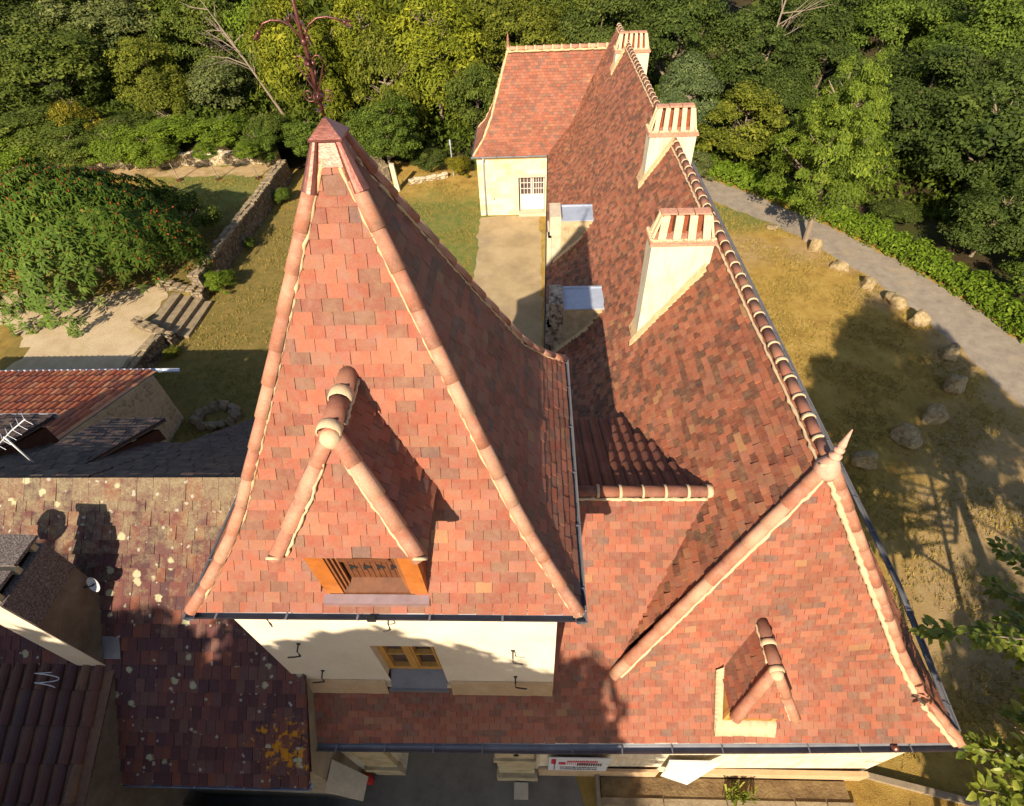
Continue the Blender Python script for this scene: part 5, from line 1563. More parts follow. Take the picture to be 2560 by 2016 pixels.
# ================================================================== VEGETATION
def crown_mesh(seed, clumps=85, per=250, leaf=.034, crad=.26, flat=1.0, hollow=.55, droop=0.0, aspect=.55):
    r = np.random.default_rng(seed)
    d = r.normal(size=(clumps, 3)); d /= np.linalg.norm(d, axis=1)[:, None]
    d[:, 2] = np.where(d[:, 2] < -.55, -d[:, 2], d[:, 2])
    k = r.normal(size=(5, 3)) * 2.4; ph = r.uniform(0, 6, 5)
    lump = 1 + .10 * np.sin(d @ k.T + ph).sum(1)
    rad = (hollow + (1 - hollow) * r.random(clumps) ** .5) * lump * .86
    c = d * rad[:, None]
    cr = crad * r.uniform(.65, 1.35, clumps)
    tone = r.normal(0, .13, clumps)
    n = clumps * per
    ci = np.repeat(np.arange(clumps), per)
    e = r.normal(size=(n, 3)); e /= np.linalg.norm(e, axis=1)[:, None]
    e[:, 2] = np.where(e[:, 2] < -.3, -e[:, 2] * .8, e[:, 2])
    p = c[ci] + e * (cr[ci] * r.uniform(.45, 1.12, n))[:, None] * [1, 1, .72]
    p[:, 2] -= droop * (np.hypot(p[:, 0], p[:, 1]) ** 2)
    nrm = e * .8 + d[ci] * .5 + [0, 0, .45] + r.normal(size=(n, 3)) * .55
    nrm /= np.linalg.norm(nrm, axis=1)[:, None]
    t = np.cross(nrm, r.normal(size=(n, 3))); t /= np.linalg.norm(t, axis=1)[:, None] + 1e-9
    b = np.cross(nrm, t)
    s = leaf * (r.uniform(.55, 1.2, n) * np.where(r.random(n) < .06, 1.7, 1) * r.uniform(.75, 1.3, clumps)[ci])[:, None]
    v = np.stack([p - t * s, p + b * s * aspect, p + t * s, p - b * s * aspect], 1).reshape(-1, 3) * [1, 1, flat]
    q = np.clip(.42 + tone[ci] + r.normal(0, .2, n) + .12 * d[ci][:, 2], 0, 1)
    return v, q
def leaf_object(v, q, name, m='leaf'):
    me = bpy.data.meshes.new(name)
    n = len(v) // 4
    me.vertices.add(len(v)); me.vertices.foreach_set('co', v.astype(np.float32).ravel())
    me.loops.add(len(v)); me.loops.foreach_set('vertex_index', np.arange(len(v), dtype=np.int32))
    me.polygons.add(n); me.polygons.foreach_set('loop_start', np.arange(0, len(v), 4, dtype=np.int32))
    me.polygons.foreach_set('loop_total', np.full(n, 4, np.int32))
    a = me.attributes.new('rnd', 'FLOAT', 'FACE'); a.data.foreach_set('value', q.astype(np.float32))
    me.materials.append(M[m]); me.update(calc_edges=True)
    return me
def trunk_mesh(seed, limbs=9, r0=.028, m='bark'):
    r = np.random.default_rng(seed)
    mb = MB()
    top = A_(r.normal(0, .03), r.normal(0, .03), .98)
    P = [A_(0, 0, 0), A_(r.normal(0, .015), r.normal(0, .015), .3), A_(r.normal(0, .03), r.normal(0, .03), .6), top]
    mb.tube(P, [r0 * 1.3, r0, r0 * .7, r0 * .15], 8)
    for k in range(limbs):
        f = r.uniform(.25, .92); b0 = lerp_poly(P, f * 3)
        an = k * 2.4 + r.normal(0, .3); ln = r.uniform(.26, .50) * (1.3 - f)
        d_ = A_(math.cos(an), math.sin(an), r.uniform(.35, .9))
        e_ = b0 + d_ * ln
        mid = b0 + d_ * ln * .5 + A_(0, 0, -.02)
        mb.tube([b0, mid, e_], [r0 * .5, r0 * .35, r0 * .08], 6)
        for j in range(2):
            a2 = an + r.normal(0, .8); mb.tube([mid, mid + A_(math.cos(a2), math.sin(a2), .6) * ln * .45], [r0 * .25, r0 * .05], 5)
    return mb.build('trunk_source', m, shift=False).data
CR = [leaf_object(*crown_mesh(s), 'crown') for s in (11, 12, 13, 14)]
CRD = [leaf_object(*crown_mesh(s, 140, 230, .027, .2), 'crown') for s in (21, 22)]
CRW = [leaf_object(*crown_mesh(s, 110, 240, .036, .21, 1.0, .55, .25, .30), 'crown') for s in (31, 32)]
TRS = trunk_mesh(47, 3, .007)
TR = [trunk_mesh(s, 16) for s in (41, 42)]
TRP = [trunk_mesh(43, 24, .018, 'bark_pale'), trunk_mesh(44, 26, .017, 'bark_pale')]
for o in [o for o in bpy.data.objects if o.name.startswith('trunk_source')]:
    bpy.data.objects.remove(o)
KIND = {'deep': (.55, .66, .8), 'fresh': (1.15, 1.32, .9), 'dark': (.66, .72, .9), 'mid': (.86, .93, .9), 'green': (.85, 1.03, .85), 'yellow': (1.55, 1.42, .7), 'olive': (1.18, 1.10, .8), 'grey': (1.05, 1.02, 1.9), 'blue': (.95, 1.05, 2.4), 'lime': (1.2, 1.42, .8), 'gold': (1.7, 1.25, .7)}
def tree(x, y, zb, zt, r, kind, label, z0=-14.0, meshes=None, name='tree', cat='tree', group='trees at the edge of the wood', trunk=None, lean=(0, 0)):
    """x, y of the foot; crown from zb to zt, radius r"""
    i = int(rng.integers(0, 100))
    ms = meshes or CR
    t = thing(name, label, cat, (x, y, z0 + H), group)
    c = bpy.data.objects.new('crown', ms[i % len(ms)]); COL.objects.link(c); c.parent = t
    c.location = (lean[0], lean[1], (zb + zt) / 2 - z0)
    c.scale = (r * 1.0, r * rng.uniform(.9, 1.1), (zt - zb) / 2 * 1.05)
    c.rotation_euler = (0, 0, rng.uniform(0, 6.28))
    k = KIND[kind]; j = rng.uniform(.88, 1.12)
    c.color = (k[0] * j, k[1] * j, k[2] * j, 1)
    tm = trunk or TR[i % 2]
    s = bpy.data.objects.new('trunk', tm); COL.objects.link(s); s.parent = t
    hh = (zt - z0) * .93
    s.scale = (hh * .9, hh * .9, hh); s.rotation_euler = (-lean[1] / max(hh, .1) * 1.3, lean[0] / max(hh, .1) * 1.3, rng.uniform(0, 6.28) if lean == (0, 0) else 0)
    return t
TREES = [
 (-40.1, 50, -14.0, -6.9, 4.6, 'dark', 'very dark tree in the farthest corner of the wood'),
 (-34.0, 42, -14.2, -7.6, 4.9, 'mid', 'broad dark green tree of the shaded wood above the small rusty-leaved tree'),
 (-32.0, 49, -13.0, -6.8, 4.6, 'grey', 'dull grey-green tree behind the broad dark green one'),
 (-28.3, 44, -14.0, -8.9, 3.1, 'olive', 'olive tree between the dark green wood and the bare grey branches'),
 (-24.6, 38.5, -14.0, -9.6, 2.3, 'olive', 'drooping olive tree over the vine-covered bank'),
 (-21.8, 41, -14.0, -9.3, 2.9, 'grey', 'grey-green bushy tree under the bare branches'),
 (-24.5, 47, -13.0, -7.0, 3.4, 'mid', 'green tree rising behind the bare grey branches'),
 (-14.6, 39, -13.6, -5.6, 3.2, 'yellow', 'bright yellow-green tree directly behind the iron finial'),
 (-17.4, 43, -13.6, -6.0, 2.8, 'lime', 'light green tree just beyond the yellow-green one by the finial'),
 (-11.2, 41, -13.8, -6.0, 3.3, 'yellow', 'yellow-green tree between the finial and the middle of the wood'),
 (-8.9, 37.5, -13.9, -7.2, 2.3, 'olive', 'slender olive tree with pale trunk left of the pavilion roof'),
 (-6.1, 38.5, -13.9, -5.8, 3.9, 'yellow', 'wide yellow-green tree with pale branches beside the pavilion roof'),
 (-3.4, 36, -14.0, -8.8, 2.0, 'mid', 'low green tree close against the pavilion corner'),
 (-3.5, 46, -13.0, -6.5, 3.8, 'olive', 'olive tree behind the ridge end of the pavilion'),
 (1.8, 46, -13.0, -6.7, 3.8, 'mid', 'dense green tree above the middle of the pavilion ridge'),
 (-.4, 41, -13.5, -7.2, 3.0, 'olive', 'round olive tree just behind the pavilion ridge'),
 (4.6, 41, -13.5, -7.3, 3.0, 'dark', 'dark green tree just behind the farthest chimney'),
 (6.0, 46, -12.5, -6.6, 3.4, 'dark', 'dark tree high above the farthest chimney'),
 (9.4, 42, -13.5, -6.9, 3.0, 'mid', 'green tree past the farthest chimney, before the bare pale trunk'),
 (9.6, 36, -14.0, -8.8, 2.0, 'blue', 'blue-grey leaved tree beside the ridge of the wing'),
 (8.2, 34.5, -14.0, -10.2, 1.6, 'blue', 'lower blue-grey tree next to the middle chimney'),
 (14.4, 42, -14.0, -8.0, 3.1, 'dark', 'dark tree below the bare pale trunk'),
 (12.1, 33, -14.0, -10.1, 2.2, 'olive', 'olive tree over the start of the laurel hedge'),
 (14.6, 34.5, -14.0, -9.4, 2.0, 'mid', 'green tree between the olive one and the roadside tree'),
 (18.0, 38.5, -14.0, -8.6, 3.0, 'dark', 'dark tree behind the top of the roadside tree'),
 (19.5, 46, -13.5, -7.6, 3.8, 'mid', 'large green tree at the top of the wood above the roadside tree'),
 (20.8, 32, -14.4, -8.4, 3.4, 'dark', 'dense dark tree beside the roadside tree'),
 (22.2, 27.5, -14.2, -8.8, 2.9, 'mid', 'dark green tree rising behind the hedge and the shed roof'),
 (26.6, 37.5, -13.6, -7.2, 3.5, 'green', 'fresh green tree in the far upper corner'),
 (23.4, 42, -13.6, -7.3, 3.4, 'green', 'fresh green tree at the top edge, next to the far corner'),
 (25.2, 30.5, -14.0, -8.2, 3.0, 'dark', 'dark tree half cut by the frame edge above the hedge'),
 (20.0, 22.2, -14.0, -10.8, 1.9, 'dark', 'low dark tree just behind the laurel hedge bend'),
 (22.6, 23.4, -14.0, -9.6, 2.4, 'mid', 'green tree at the frame edge behind the low dark tree'),
 (20.8, 19.2, -14.0, -11.4, 1.5, 'green', 'bright green bushy tree beside the lower part of the hedge'),
 (17.2, 29.2, -14.0, -11.2, 1.7, 'dark', 'low dark tree in the shade just beyond the roadside tree'),
 (29.5, 44, -13.0, -6.8, 4.0, 'mid', 'tall green tree in the farthest corner beyond the fresh green ones'),
]
for a in TREES:
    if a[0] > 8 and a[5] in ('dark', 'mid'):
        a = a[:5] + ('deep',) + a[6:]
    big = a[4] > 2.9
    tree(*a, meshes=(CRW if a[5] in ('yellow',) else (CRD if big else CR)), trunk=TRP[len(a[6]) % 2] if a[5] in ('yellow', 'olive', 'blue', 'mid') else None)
tree(-8.6, 32.5, -13.7, -10.0, 2.05, 'green', 'dome-shaped clipped green tree behind the pale gate post', meshes=CRD, group=None)
def cone_crown(seed):
    v, q = crown_mesh(seed, 240, 300, .0185, .13, 1.0, .3, .05, .5)
    k = 1.12 - .42 * (v[:, 2] + 1) / 2 - .25 * np.clip(v[:, 2], 0, 2) ** 1.5
    v[:, 0] *= k; v[:, 1] *= k
    return leaf_object(v, q, 'crown')
tree(13.2, 23.9, -13.3, -6.3, 3.15, 'fresh', 'leafy roadside tree with a slim leaning trunk standing among the boulders', meshes=[cone_crown(77)], trunk=TRP[0], lean=(-.3, 0), name='roadside_tree', group=None)
# shade trees south of the house (behind the photographer); only their shadows reach the picture
sg_ = 'shade trees south of the house'
CRS = [leaf_object(*crown_mesh(s, 130, 300, .048, .22), 'crown') for s in (61, 62)]
for x, y, zb, zt, r in ((-6.1, -9.2, -11, .3, 3.7), (-10.6, -9.5, -11, -.25, 3.6), (-15.0, -9.0, -11, -.3, 3.7), (-2.8, -8.8, -12, -2.9, 2.5), (-8, -6.0, -12.5, -3.3, 3.6), (-4.0, -5.6, -12.9, -5.6, 2.6), (-13, -5.4, -12, -4.0, 3.0)):
    tree(x, y, zb, zt, r, 'mid', 'tall shade tree south of the house, outside the picture', group=sg_, meshes=CRS, trunk=TRS)
CRT = [leaf_object(*crown_mesh(s, 120, 260, .031, .19, 1.0, .2), 'crown') for s in (71, 72)]
for x, y, zb, zt, r in ((9.3, 1.0, -8.8, -3.2, 3.0), (7.1, -2.6, -6.9, -2.6, 2.2), (11.6, .6, -8.8, -5.2, 2.2), (11.8, -5.2, -12.5, -5.0, 3.0), (8.9, -5.6, -12.8, -6.4, 2.6)):
    tree(x, y, zb, zt, r, 'mid', 'shade tree beyond the house corner, outside the picture', meshes=CRT, group='shade trees beyond the house corner', trunk=TRS)

# shrubs
def shrub(x, y, z0, r, h, kind, label, name='shrub', meshes=None, cat='shrub', group=None):
    t = thing(name, label, cat, (x, y, z0 + H), group)
    c = bpy.data.objects.new('foliage', (meshes or CR)[int(rng.integers(0, len(meshes or CR)))]); COL.objects.link(c); c.parent = t
    c.location = (0, 0, h * .5); c.scale = (r, r * rng.uniform(.85, 1.1), h * .55); c.rotation_euler = (0, 0, rng.uniform(0, 6))
    k = KIND[kind]; c.color = (*k, 1)
    s = bpy.data.objects.new('stem', TR[0]); COL.objects.link(s); s.parent = t; s.scale = (h * 1.0,) * 3
for a in ((-16.2, 32.6, -13.4, 1.3, 2.1, 'green', 'green shrub hiding the last stretch of the pale back wall by the garden wall'),
          (-22.9, 32.75, -13.4, 1.4, 2.0, 'lime', 'light green shrub hiding the wall just before its sunlit stretch'),
          (-25.0, 32.7, -13.4, 1.7, 2.3, 'lime', 'light green leafy shrub growing over the pale back wall, first from the sumac'),
          (-27.6, 32.6, -13.4, 1.9, 2.2, 'mid', 'green shrub before the back wall, beyond the crown of the sumac'),
          (-30.6, 32.5, -13.4, 1.9, 2.1, 'lime', 'bright green shrub before the back wall below the rusty-leaved tree'),
          (-33.6, 32.3, -13.4, 1.9, 2.4, 'mid', 'green shrub before the back wall at the frame edge'),
          (-30.0, 34.4, -12.8, 2.9, 2.2, 'mid', 'green shrub mass on the bank beyond the red-flowered tree'),
          (-28.4, 35.2, -12.8, 1.7, 2.7, 'gold', 'small rusty-leaved tree on the bank in front of the dark wood'),
          (-25.4, 34.4, -12.8, 2.1, 1.8, 'mid', 'green shrub on the bank below the olive tree'),
          (-22.3, 34.5, -12.8, 2.2, 1.9, 'lime', 'light green vine-like shrub on the bank, middle of the back wall'),
          (-19.0, 34.5, -12.8, 2.1, 1.75, 'lime', 'light green leafy shrub overhanging the pale back wall'),
          (-16.4, 34.4, -13.0, 1.8, 2.0, 'mid', 'green shrub at the end of the pale back wall'),
          (-13.6, 34.0, -13.6, 1.7, 2.3, 'green', 'green shrub between the back wall and the dome-shaped tree'),
          (-11.4, 34.2, -14, 1.5, 2.4, 'green', 'green shrub right beside the dome-shaped tree'),
          (-35, 33.8, -12.8, 2.8, 2.0, 'mid', 'dark green shrub at the frame edge on the bank'),
          (-14.3, 29.2, -14, .7, .8, 'green', 'small shrub growing at the foot of the garden wall, far end'),
          (-14.3, 20.6, -14, .75, 1.0, 'lime', 'leafy shrub in the corner between garden wall and steps'),
          (-14.35, 24.3, -14, .35, .5, 'green', 'little green plant half way along the garden wall'),
          (-17.2, 24.3, -13.4, 1.6, 2.6, 'mid', 'dark rounded bush behind the red-flowered tree'),
          (-15.6, 21.9, -13.4, .7, .9, 'dark', 'small dark bush at the near end of the garden wall'),
          (-4.4, 32.3, -14, .85, 1.1, 'gold', 'yellow bush standing by the thin grey post'),
          (-6.3, 33.0, -14, 1.2, 1.3, 'dark', 'clipped dark bush between the gate post and the yellow bush'),
          (-2.9, 31.6, -14, .5, 2.0, 'lime', 'climbing shrub on the pavilion corner'),
          (9.3, 31.0, -14, 1.1, 1.5, 'grey', 'grey-leaved shrub at the start of the laurel hedge'),
          (17.9, 25.5, -14, 1.2, 1.1, 'dark', 'dark low shrub behind the hedge near the roadside tree'),
          (-14.6, 16.0, -14, .35, .35, 'olive', 'dry tuft of plants at the foot of the near stub wall')):
    shrub(*a)
# saplings by the terrace wall
for x, lab in ((-21.0, 'young tree on a thin stake, first of the row by the back wall'), (-18.6, 'young tree on a thin stake, in the middle of the row by the back wall'), (-16.2, 'young tree on a thin stake, last of the row nearest the garden wall')):
    t = thing('sapling', lab, 'sapling', (x, 31.1, UZ + H), 'saplings along the back wall')
    mb = MB(); mb.tube([(x, 31.1, UZ), (x - .06, 31.12, UZ + .5), (x - .16, 31.1, UZ + 1.5)], [.045, .035, .02], 6)
    add_obj('stem', mb, 'wood_grey', t)
    mb = MB(); mb.lathe((x, 31.1, UZ), [(.20, 0), (.22, .04), (.1, .10)], 9); add_obj('mulch_mound', mb, 'wood_dark', t)
    c = bpy.data.objects.new('foliage', CR[1]); COL.objects.link(c); c.parent = t; c.location = (-.15, .1, 1.55); c.scale = (.75, .7, .45); c.color = (*KIND['lime'], 1)

# laurel hedge along the far side of the road
def hedge_mesh(P, wid, h, dens, leaf, seed):
    r = np.random.default_rng(seed)
    Q = resample([A_(x, y, 0) for x, y in P], .25)
    V, q = [], []
    for i in range(len(Q) - 1):
        d_ = Q[i + 1] - Q[i]; d_ /= np.linalg.norm(d_); s_ = A_(d_[1], -d_[0], 0)
        n = dens
        a = r.uniform(0, math.pi, n); rr = r.uniform(.8, 1.06, n) * (1 + .12 * math.sin(i * 1.7) + .08 * math.sin(i * .6))
        p = Q[i] + np.outer(r.random(n) * .25, d_) + np.outer(np.cos(a) * wid / 2 * rr, s_) + np.outer(np.sin(a) ** .6 * h * rr, [0, 0, 1])
        nr = np.outer(np.cos(a), s_) + np.outer(np.sin(a) + .3, [0, 0, 1]) + r.normal(0, .5, (n, 3)); nr /= np.linalg.norm(nr, axis=1)[:, None]
        t = np.cross(nr, r.normal(size=(n, 3))); t /= np.linalg.norm(t, axis=1)[:, None]; b = np.cross(nr, t)
        s = leaf * r.uniform(.6, 1.3, n)[:, None]
        V.append(np.stack([p - t * s, p + b * s * .5, p + t * s, p - b * s * .5], 1).reshape(-1, 3)); q.append(np.clip(.55 + r.normal(0, .25, n), 0, 1))
    return np.concatenate(V), np.concatenate(q)
hp = [(7.6, 34.6), (10.0, 31.75), (12.0, 29.6), (13.5, 27.75), (14.85, 26.1), (15.85, 24.4), (17.05, 22.2), (17.95, 20.2), (18.6, 18.2), (19.2, 15.8), (19.7, 11), (20.2, 6)]
hedge = thing('laurel_hedge', 'long clipped bright green laurel hedge following the road', 'hedge', (16, 24, 0))
v, q = hedge_mesh(hp, 1.15, .95, 190, .085, 5)
o = bpy.data.objects.new('foliage', leaf_object(v, q, 'foliage')); COL.objects.link(o); adopt(o, hedge); o.color = (.95, 1.25, .6, 1)
mb = MB()
hq = resample([A_(x, y, -14) for x, y in hp], .6)
for k in hq: mb.tube([k, k + A_(rng.normal(0, .1), rng.normal(0, .1), .6)], .03, 5)
add_obj('stems', mb, 'bark', hedge)
hedge.children[-1]['kind'] = 'stuff'

# red-flowered sumac in the yard
sx_, sy_ = -19.9, 21.0
sum_t = thing('sumac_tree', 'wide low sumac tree dotted with rusty red flower spikes over the gravel yard', 'tree', (sx_, sy_, UZ + H))
r_ = np.random.default_rng(99)
V, q, FV, Fq = [], [], [], []
kk = r_.normal(size=(4, 2)) * 1.3; pp = r_.uniform(0, 6, 4)
for k in range(3300):
    a = r_.uniform(0, 2 * math.pi); f = math.sqrt(r_.random())
    rim = 4.4 * (1 + .09 * math.sin(3 * a + 1) + .08 * math.sin(5 * a + 2) + .07 * math.sin(9 * a) + .05 * math.sin(14 * a + 2))
    x, y = math.cos(a) * f * rim, math.sin(a) * f * rim * .92
    dome = math.sqrt(max(0, 1 - f * f * .98))
    z = 1.0 + 3.25 * dome ** .8 + .34 * np.sin(kk @ np.array([x, y]) + pp).sum() - (r_.random() ** 2) * 1.3
    n0 = np.array([x / rim * 1.2, y / rim * 1.2, .35 + dome]); n0 /= np.linalg.norm(n0)
    c = np.array([x, y, z]); nf = 9
    tone = r_.normal(0, .12)
    u = np.cross(n0, [0, 0, 1.0]) + 1e-3; u /= np.linalg.norm(u); w_ = np.cross(n0, u)
    for j in range(nf):
        an = 2 * math.pi * j / nf + r_.normal(0, .25)
        d_ = u * math.cos(an) + w_ * math.sin(an) + n0 * .35; d_ /= np.linalg.norm(d_)
        ln = r_.uniform(.20, .36); sd_ = np.cross(d_, n0); sd_ /= np.linalg.norm(sd_)
        m_ = c + d_ * ln * .5 + n0 * .03; e = c + d_ * ln - n0 * .10 - np.array([0, 0, .06])
        V += [c + d_ * .03, m_ + sd_ * .042, e, m_ - sd_ * .042]; q.append(np.clip(.5 + tone + r_.normal(0, .16), 0, 1))
    if r_.random() < .5:
        t_ = c + n0 * .13 + r_.normal(0, .02, 3)
        for an in (0, 1.57):
            sd_ = (u * math.cos(an) + w_ * math.sin(an)) * .042
            FV += [c, (c + t_) / 2 + sd_, t_, (c + t_) / 2 - sd_]; Fq.append(r_.random())
o = bpy.data.objects.new('crown', leaf_object(np.array(V), np.array(q), 'crown')); COL.objects.link(o); o.parent = sum_t; o.color = (.78, 1.05, .9, 1)
o = bpy.data.objects.new('flower_spikes', leaf_object(np.array(FV), np.array(Fq), 'flower_spikes', 'flower_red')); COL.objects.link(o); o.parent = sum_t; o['kind'] = 'stuff'
mb = MB()
for k in range(7):
    a = k * .9; e = A_(math.cos(a) * 2.6, math.sin(a) * 2.4, 3.0)
    mb.tube([A_(0, 0, 0), A_(math.cos(a) * .5, math.sin(a) * .5, 1.1), e * A_(.6, .6, .75), e], [.14, .11, .06, .02], 6)
o = mb.build('trunk', 'bark', shift=False); o.parent = sum_t

# bare trees in the wood
def bare_tree(x, y, z0, h, label, seed, spread=.5, lean=(0, 0)):
    r = np.random.default_rng(seed)
    t = thing('bare_tree', label, 'dead tree', (x, y, z0 + H), 'bare trees in the wood')
    mb = MB()
    base = A_(x, y, z0); top = base + A_(lean[0], lean[1], h)
    mb.tube([base, (base + top) / 2 + r.normal(0, .1, 3), top], [.10, .07, .015], 7)
    add_obj('trunk', mb, 'bark_pale', t)
    mb = MB()
    for k in range(16):
        f = r.uniform(.35, .95); b0 = base + (top - base) * f
        d_ = r.normal(size=3); d_[2] = abs(d_[2]) * .6 + .25; d_ += A_(*lean, 0) * .25; d_ /= np.linalg.norm(d_)
        ln = h * spread * r.uniform(.4, 1.0) * (1.2 - f)
        e = b0 + d_ * ln; m_ = b0 + d_ * ln * .5 + r.normal(0, .08, 3)
        mb.tube([b0, m_, e], [.034, .025, .008], 5)
        for j in range(3):
            d2 = d_ + r.normal(0, .5, 3); s0 = b0 + (e - b0) * r.uniform(.4, .9)
            mb.tube([s0, s0 + d2 * ln * .4], [.014, .005], 4)
    add_obj('branches', mb, 'bark_pale', t)
bare_tree(-17.0, 39.5, -13, 7.0, 'leaning dead tree with bare pinkish-grey branches beside the yellow-green tree', 3, .55, (-3.2, .3))
bare_tree(15.3, 41, -14, 8.6, 'bare pale forked trunk standing up from the dark wood', 4, .6, (.5, 0))

# distant wood and undergrowth, uncountable masses
def wood_mass():
    V, q = [], []
    r = np.random.default_rng(123)
    base = [crown_mesh(200 + k, 46, 46, .085, .30) for k in range(4)]
    for k in range(150):
        y = r.uniform(49, 78); x = r.uniform(-1, 1) * (y * 1.05)
        h = r.uniform(7.5, 10.5) + (y - 49) * .05; rr = r.uniform(2.8, 4.4)
        v, qq = base[k % 4]
        a = r.uniform(0, 6.28); c, s = math.cos(a), math.sin(a)
        v2 = np.stack([(v[:, 0] * c - v[:, 1] * s) * rr + x, (v[:, 0] * s + v[:, 1] * c) * rr + y, v[:, 2] * 3.4 + h - 3.4], 1)
        V.append(v2); q.append(np.clip(qq + r.normal(-.08, .14), 0, 1))
    return np.concatenate(V), np.concatenate(q)
v, q = wood_mass()
o = bpy.data.objects.new('distant_wood', leaf_object(v, q, 'distant_wood')); COL.objects.link(o); o['kind'] = 'stuff'; o.color = (.85, .9, .7, 1)
def undergrowth():
    r = np.random.default_rng(55)
    n = 90000
    x = r.uniform(-48, 34, n); y = r.uniform(33.6, 50, n) - np.clip(x - 9, 0, 40) * np.where(x > 9, .78, 0)
    okm = (np.abs(x - 2.5) > 6.2) | (y > 36)
    okm &= ~((x > 7) & (y < 42 - 1.2 * (x - 5) - 3) & (x < 19.5) & (y < 33))
    okm &= ~((x > -16) & (x < -3) & (y < 34.5))
    # keep off the road and hedge on the east side
    road = np.interp(y, [5, 11, 16, 18.5, 20.5, 22.5, 25, 28, 30, 33, 36], [21, 20.6, 20.2, 19.6, 18.9, 18.0, 16.8, 14.9, 13.0, 10.8, 8])
    okm &= ~((x > 5) & (x < road))
    x, y = x[okm], y[okm]; n = len(x)
    hgt = .9 + .55 * np.sin(x * .9 + np.sin(y * .7) * 2) + .45 * np.sin(y * 1.3 + x * .4)
    z = -13.98 + np.clip(hgt, .15, 2) * r.random(n) ** .6 + np.where((x < -13) & (y > 33.6), .9, 0)
    p = np.stack([x, y, z + H], 1)
    nr = r.normal(size=(n, 3)) * .7 + [0, -.2, .8]; nr /= np.linalg.norm(nr, axis=1)[:, None]
    t = np.cross(nr, r.normal(size=(n, 3))); t /= np.linalg.norm(t, axis=1)[:, None]; b = np.cross(nr, t)
    s = .16 * r.uniform(.6, 1.4, n)[:, None]
    V = np.stack([p - t * s, p + b * s * .5, p + t * s, p - b * s * .5], 1).reshape(-1, 3)
    return V, np.clip(.35 + r.normal(0, .22, n), 0, 1)
v, q = undergrowth()
o = bpy.data.objects.new('undergrowth', leaf_object(v, q, 'undergrowth')); COL.objects.link(o); o['kind'] = 'stuff'; o.color = (.75, .85, .6, 1)

def grass_tufts():
    r = np.random.default_rng(31)
    P = []
    for (x0, x1, y0, y1, z, n, g) in ((7.7, 16.2, 4, 28.5, 0, 30000, .25), (-14.8, -2.9, 8, 33, 0, 26000, .45), (-30, -15.5, 20.5, 31.2, .6, 16000, .35), (7.5, 17, -1, 4, 0, 9000, .2)):
        x = r.uniform(x0, x1, n); y = r.uniform(y0, y1, n)
        k = np.sin(x * 1.9 + 2 * np.sin(y * .8)) + np.sin(y * 2.3 + np.sin(x * 1.1)) + r.normal(0, .9, n)
        ok = k > .2
        if x0 > 0:
            ok &= x < np.interp(y, [-10, 4, 10, 13.5, 16, 18, 20.4, 22.4, 24.1, 26.6, 28.8], [17.6, 17.4, 17, 16.5, 16.1, 15.7, 14.9, 14, 13.2, 11.2, 9.2]) - .1
        else:
            ok &= ~((x > -3.6) & (y < 20))
        P.append(np.stack([x[ok], y[ok], np.full(ok.sum(), z), np.full(ok.sum(), g)], 1))
    P = np.concatenate(P); n = len(P)
    nb = 3
    i = np.repeat(np.arange(n), nb); m = len(i)
    b = P[i, :3] + np.stack([r.normal(0, .035, m), r.normal(0, .035, m), np.zeros(m)], 1)
    an = r.uniform(0, 6.28, m); u = np.stack([np.cos(an), np.sin(an), np.zeros(m)], 1)
    h = r.uniform(.035, .10, m)[:, None]; tip = b + np.stack([r.normal(0, .04, m), r.normal(0, .04, m), h[:, 0]], 1)
    w_ = r.uniform(.008, .018, m)[:, None]
    V = np.stack([b - u * w_, b + u * w_, tip + u * w_ * .3, tip - u * w_ * .3], 1).reshape(-1, 3)
    gg = np.clip(r.random(m) ** .7 * .9 + .1 - P[i, 3] * r.random(m) * 1.2, 0, 1)
    return V, gg
v, q = grass_tufts()
o = bpy.data.objects.new('grass', leaf_object(v, q, 'grass', 'grass_blade')); COL.objects.link(o); o['kind'] = 'stuff'; o.color = (1, 1, 1, 1)

# foreground tree at the house corner: only its branch ends reach into the picture
ft = thing('overhanging_tree', 'near tree whose leafy branch ends overhang the corner of the hipped roof', 'tree', (10.6, 1.2, 0))
rf = np.random.default_rng(8)
def leaf_shape(V, F, Q, c, d_, n0, ln, wd):
    sd_ = np.cross(d_, n0); sd_ /= np.linalg.norm(sd_) + 1e-9
    n0 = np.cross(sd_, d_)
    k = len(V)
    mid = [c, c + d_ * ln * .35 + n0 * ln * .03, c + d_ * ln * .72 + n0 * ln * .01, c + d_ * ln - n0 * ln * .12]
    l = [mid[1] + sd_ * wd + n0 * ln * .07, mid[2] + sd_ * wd * .75 + n0 * ln * .05]
    r = [mid[1] - sd_ * wd + n0 * ln * .07, mid[2] - sd_ * wd * .75 + n0 * ln * .05]
    V += mid + l + r
    F += [(k, k + 1, k + 4), (k + 1, k + 2, k + 5, k + 4), (k + 2, k + 3, k + 5), (k, k + 6, k + 1), (k + 1, k + 6, k + 7, k + 2), (k + 2, k + 7, k + 3)]
    qq = rf.random(); Q += [qq] * 6
lv, lf_, lq = [], [], []
br = MB()
br.tube([(10.6, 1.2, -14), (10.5, 1.15, -11), (10.3, 1.0, -8)], [.2, .17, .12], 8)
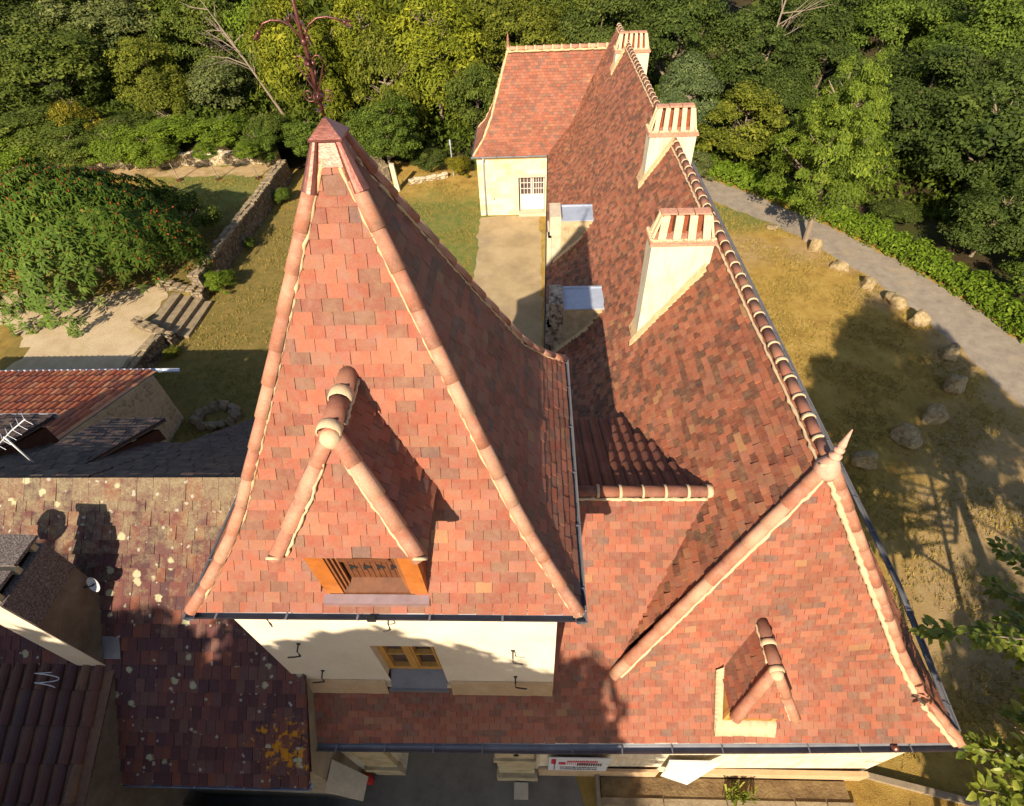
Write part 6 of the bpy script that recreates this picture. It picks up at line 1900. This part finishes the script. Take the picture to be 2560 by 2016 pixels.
tips = [((9.6, 2.6, -9.0), (7.9, 3.2, -8.9), (6.35, 3.45, -9.05)), ((9.6, 2.6, -9.0), (8.3, 3.0, -9.3), (7.3, 3.45, -9.2)), ((9.6, 2.6, -9.0), (8.6, 3.4, -9.2), (7.75, 3.6, -9.1)),
        ((9.9, 1.4, -9.4), (7.9, 1.6, -9.2), (6.30, 1.85, -9.3)), ((9.9, 1.4, -9.4), (7.9, 1.4, -9.3), (6.55, 1.55, -9.1)), ((9.9, 1.4, -9.6), (8.2, 1.1, -9.5), (6.9, 1.15, -9.3)),
        ((9.9, 1.4, -9.6), (8.4, 1.9, -9.6), (7.2, 1.95, -9.4)), ((9.9, 1.4, -9.6), (8.3, .9, -9.4), (7.0, .85, -9.0)), ((9.9, 2.4, -9.2), (8.8, 2.5, -9.3), (7.55, 2.5, -9.25)),
        ((9.9, 3.0, -9.3), (9.3, 4.2, -9.5), (8.55, 5.0, -9.3)), ((9.9, 3.0, -9.3), (9.2, 3.8, -9.7), (8.3, 4.4, -9.6)), ((9.9, 1.0, -9.8), (8.6, .6, -9.6), (7.3, .55, -9.3)),
        ((9.9, 1.2, -9.6), (8.4, 1.3, -9.7), (7.35, 1.45, -9.6)), ((9.9, 2.6, -9.3), (9.0, 2.9, -9.6), (8.0, 3.1, -9.5)), ((9.9, .8, -9.2), (8.2, .6, -8.9), (6.6, .75, -8.8)), ((9.9, 1.2, -9.0), (8.0, 1.5, -8.9), (6.75, 1.75, -8.8)), ((9.9, 1.2, -9.9), (8.8, 1.0, -9.9), (7.5, .95, -9.8)), ((9.9, 2.2, -9.9), (8.9, 2.1, -9.9), (7.9, 2.2, -9.8)), ((9.9, .8, -9.4), (8.2, 1.0, -9.2), (6.15, 1.35, -9.3)), ((9.9, .8, -9.4), (8.0, .9, -9.3), (6.5, 1.0, -9.25)), ((9.9, .6, -9.4), (8.0, .6, -9.2), (6.6, 1.0, -8.6)), ((9.9, .6, -9.0), (8.0, 1.3, -8.7), (6.5, 1.65, -8.5)), ((9.9, 1.4, -9.0), (7.8, 2.0, -8.8), (6.9, 2.1, -8.9))]
for t3 in tips:
    P = [A_(10.3, 1.0, -8.6)] + [A_(*p) for p in t3]
    br.tube(P, [.05, .03, .018, .005], 6)
    twigs = resample(P[1:], .10)
    for i, c in enumerate(twigs):
        f = i / len(twigs)
        if f < .42: continue
        for j in range(4 + int(f * 6)):
            d0 = P[3] - P[2]; d0 /= np.linalg.norm(d0)
            d_ = d0 * .35 + rf.normal(0, .85, 3) * A_(1, 1, .35) + A_(0, 0, -.10); d_ /= np.linalg.norm(d_)
            n0 = A_(0, -.15, 1) + rf.normal(0, .28, 3)
            st_ = c + d_ * rf.uniform(.0, .16)
            leaf_shape(lv, lf_, lq, st_, d_, n0, rf.uniform(.12, .20), rf.uniform(.038, .058))
add_obj('trunk', br, 'bark_pale', ft, True)
mb = MB(); mb.v = [tuple(p) for p in lv]; mb.f = lf_; mb.r = lq
o = add_obj('crown', mb, 'leaf_near', ft); o.color = (1, 1, 1, 1)
